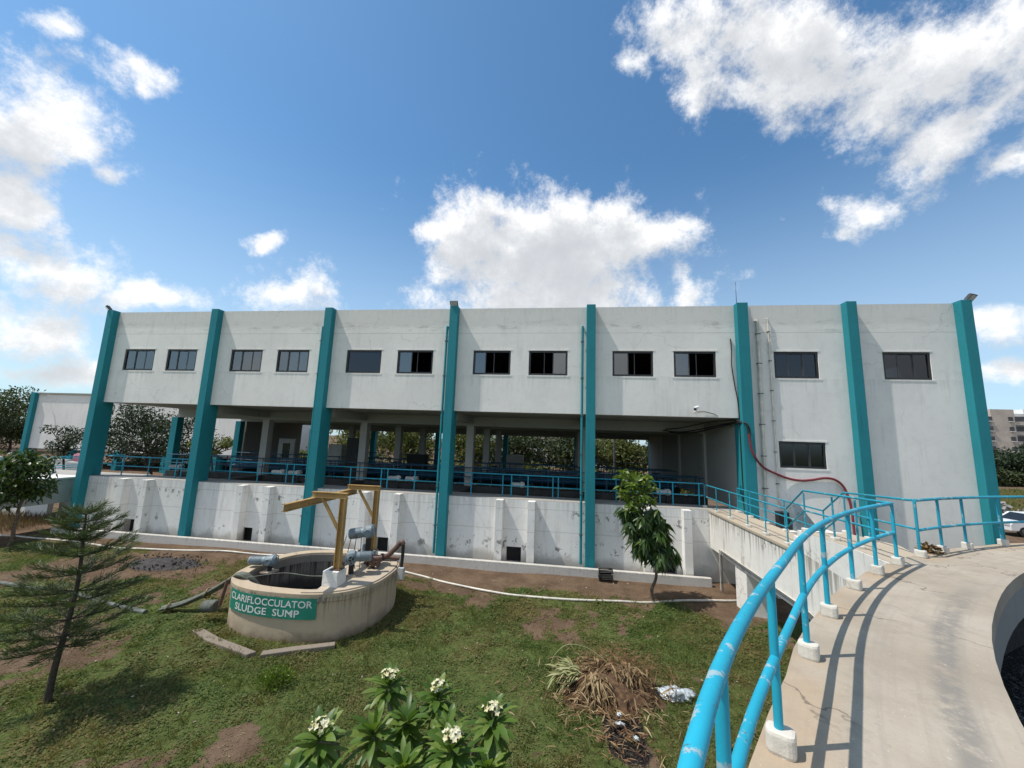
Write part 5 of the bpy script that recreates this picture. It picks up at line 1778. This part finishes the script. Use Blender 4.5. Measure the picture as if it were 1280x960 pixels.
wb = empty('white_block', (0, 80, 0), 'white far apartment block glimpsed through the fourth bay above the trees', 'building')
MB().box(-7, 12, 82, 94, -1, 19).build('wall', M['farwhite'], wb)
for k in range(6):
    for j in range(6):
        MB().box(-6 + j * 3.1, -4.2 + j * 3.1, 81.85, 81.999, .8 + k * 3, 2.3 + k * 3).build('window', M['farwin'], wb)
    MB().box(-7.3, 12.3, 80.9, 81.84, .1 + k * 3, .3 + k * 3).build('balcony_slab', M['farwhite'], wb)
pw = MB().tube([(5.1, 41, -.5), (5.1, 41, 9)], [.12, .08], 10).build('pole', M['lampgrey'], None, True)
tag(pw, 'slender pale pole standing behind the gallery in the fifth bay', 'pole')

# white car and rubble at the right edge
car = empty('parked_car', (29.6, 31.0, 0), 'white car parked on the dirt at the right edge behind the last column', 'car')
cx0, cy0 = 31.0, 31.2
prof = [(-2.1, .35), (-2.1, .75), (-1.95, .9), (-1.2, .98), (-.6, 1.42), (.9, 1.45), (1.6, 1.0), (2.05, .92), (2.1, .5), (2.1, .35)]


def extr(pr_, y0, y1):
    mb = MB()
    n_ = len(pr_)
    vs = [(cx0 + x, cy0 + y0, z) for x, z in pr_] + [(cx0 + x, cy0 + y1, z) for x, z in pr_]
    mb.add(vs, [tuple(range(n_ - 1, -1, -1))[::-1], tuple(range(n_, 2 * n_))[::-1]] + [(i, n_ + i, n_ + (i + 1) % n_, (i + 1) % n_) for i in range(n_)])
    return mb


extr(prof, -.85, .85).build('body', M['carw'], car, bevel=.05)
extr([(-1.05, 1.0), (-.55, 1.36), (.15, 1.38), (.15, 1.0)], -.865, -.852).build('window', M['carglass'], car)
extr([(.22, 1.0), (.22, 1.38), (.85, 1.38), (1.42, 1.02)], -.865, -.852).build('window', M['carglass'], car)
mb = MB()
mb.add([(cx0 - 1.23, cy0 - .72, .99), (cx0 - 1.23, cy0 + .72, .99), (cx0 - .63, cy0 + .62, 1.42), (cx0 - .63, cy0 - .62, 1.42)], [(0, 1, 2, 3)])
mb.build('windscreen', M['carglass'], car)
for x in (-1.35, 1.35):
    for s_ in (-1, 1):
        wh = MB().tube([(cx0 + x, cy0 + s_ * .87, .32), (cx0 + x, cy0 + s_ * .68, .32)], .32, 18).build('wheel', M['black'], car, True)
        MB().tube([(cx0 + x, cy0 + s_ * .885, .32), (cx0 + x, cy0 + s_ * .872, .32)], .19, 14).build('rim', M['lampgrey'], wh, True)
for s_ in (-1, 1):
    MB().box(cx0 - 2.13, cx0 - 2.06, cy0 + s_ * .62 - .18, cy0 + s_ * .62 + .18, .66, .82).build('headlight', M['lampglass'], car, bevel=.02)
mb = MB()
for k in range(240):
    ax = norm(rng.normal(size=3))
    ay = norm(np.cross(ax, rng.normal(size=3)))
    s_ = random.uniform(.15, .6)
    mb.obox((random.uniform(30, 62), random.uniform(33.5, 46), random.uniform(0, .9)), ax, ay, np.cross(ax, ay), s_, s_ * .7, s_ * .4)
tag(mb.build('rubble', M['rubble'], None), 'pale broken rubble strewn behind the white car', 'rubble', kind='stuff')

# ------------------------------------------------------------------ ground cover
def scatter(n, x0, x1, y0, y1):
    P = np.stack([rng.uniform(x0, x1, n), rng.uniform(y0, y1, n)], 1)
    k = np.sum(np.abs((P - SC) / (SA + .02, SB + .02)) ** SN, 1) > 1
    k &= np.hypot(P[:, 0] - CX, P[:, 1] - CY) > 15.9
    k &= (P[:, 1] < 15.88)
    vis = np.abs(P[:, 0] + .0) < 1.75 * P[:, 1] + .6
    return P[k & vis]


P = scatter(420000, -26, 6.5, 4.6, 15.88)
cvr = cover(P[:, 0], P[:, 1]) * (1 - char(P[:, 0], P[:, 1])) ** 2
dist = np.hypot(P[:, 0], P[:, 1])
tuft = fbm(P[:, 0], P[:, 1], .45, 91, 3)
keep = rng.random(len(P)) < cvr * np.clip(11.0 / dist, .45, 1.0) * sst(.20, .52, tuft)
P, cvr, dist, tuft = P[keep], cvr[keep], dist[keep], tuft[keep]
n = len(P)
Z = gz(P[:, 0], P[:, 1])
hgt = (.006 + .030 * rng.random(n) ** 1.5) * (.4 + 2.6 * sst(.45, .75, tuft))
B = np.c_[P, Z + hgt]
a = rng.uniform(0, 2 * math.pi, n)
D = np.c_[np.cos(a), np.sin(a), rng.uniform(-.2, .35, n)]
U = np.c_[rng.normal(size=(n, 2)) * .35, np.ones(n)]
sz = rng.uniform(.016, .055, n) * np.clip(dist / 9, .85, 1.5)
V, Q = diamond_arrays(B, D, U, sz, sz * .72)
tag(np_mesh('ground_cover', V, Q, M['l_cover'], None), kind='stuff')
P = scatter(150000, -24, 6.0, 4.6, 15.6)
cvr = cover(P[:, 0], P[:, 1]) * (1 - char(P[:, 0], P[:, 1])) ** 2 * sst(.42, .6, fbm(P[:, 0], P[:, 1], 1.6, 31, 3) + .12 * sst(-1.5, 1.5, P[:, 0]) * 1.0 + .02)
keep = rng.random(len(P)) < cvr
P = P[keep]
n = len(P)
a = rng.uniform(0, 2 * math.pi, n)
D = np.c_[np.cos(a) * .6, np.sin(a) * .6, rng.uniform(.5, 1.2, n)]
V, Q = diamond_arrays(np.c_[P, gz(P[:, 0], P[:, 1])], D, np.c_[np.sin(a), -np.cos(a), 0 * a + .1], rng.uniform(.05, .17, n), rng.uniform(.007, .013, n))
C_ = scatter(1500, -16, 5.0, 4.6, 14.5)
C_ = C_[rng.random(len(C_)) < .15 + .85 * cover(C_[:, 0], C_[:, 1])][:620]
per = 16
P = np.repeat(C_, per, 0) + rng.normal(size=(len(C_) * per, 2)) * .035
n = len(P)
a = rng.uniform(0, 2 * math.pi, n)
lean = rng.uniform(.15, .9, n)
V2, Q2 = diamond_arrays(np.c_[P, gz(P[:, 0], P[:, 1])], np.c_[np.cos(a) * lean, np.sin(a) * lean, np.ones(n)], np.c_[np.sin(a), -np.cos(a), 0 * a + .1], rng.uniform(.06, .20, n) * np.repeat(rng.uniform(.6, 1.2, len(C_)), per), .014)
V, Q = np.concatenate([V, V2]), np.concatenate([Q, Q2 + len(V)])
tag(np_mesh('grass', V, Q, M['l_grass'], None), kind='stuff')
# dry litter over the bare soil, dry tall grass by the left channel
P = scatter(70000, -24, 6.0, 5.0, 15.8)
keep = rng.random(len(P)) < (1 - cover(P[:, 0], P[:, 1])) * .9
P = P[keep]
n = len(P)
a = rng.uniform(0, 2 * math.pi, n)
V, Q = diamond_arrays(np.c_[P, gz(P[:, 0], P[:, 1]) + .008], np.c_[np.cos(a), np.sin(a), rng.uniform(-.02, .2, n)], np.tile((0, 0, 1.), (n, 1)), rng.uniform(.02, .09, n), rng.uniform(.006, .02, n))
tag(np_mesh('leaf_litter', V, Q, M['dry'], None), kind='stuff')
n = 5000
P = np.stack([rng.uniform(-34, -25.6, n), rng.uniform(15.2, 18.5, n)], 1)
a = rng.uniform(0, 2 * math.pi, n)
V, Q = diamond_arrays(np.c_[P, 0 * a - .05], np.c_[np.cos(a) * .35, np.sin(a) * .35, np.ones(n)], np.c_[np.sin(a), -np.cos(a), 0 * a + .1], rng.uniform(.15, .5, n), .02)
tag(np_mesh('dry_grass', V, Q, M['dry'], None), kind='stuff')
# dry grass and scrub on the open ground at the right
n = 14000
P = np.stack([rng.uniform(34, 80, n), rng.uniform(40, 72, n)], 1)
keep = fbm(P[:, 0], P[:, 1], 7, 41, 3) > .47
P = P[keep]
n = len(P)
a = rng.uniform(0, 2 * math.pi, n)
V, Q = diamond_arrays(np.c_[P, 0 * a - .05], np.c_[np.cos(a) * .5, np.sin(a) * .5, np.ones(n)], np.c_[np.sin(a), -np.cos(a), 0 * a + .1], rng.uniform(.3, .8, n), .12)
tag(np_mesh('scrub', V, Q, M['l_grass'], None), kind='stuff')
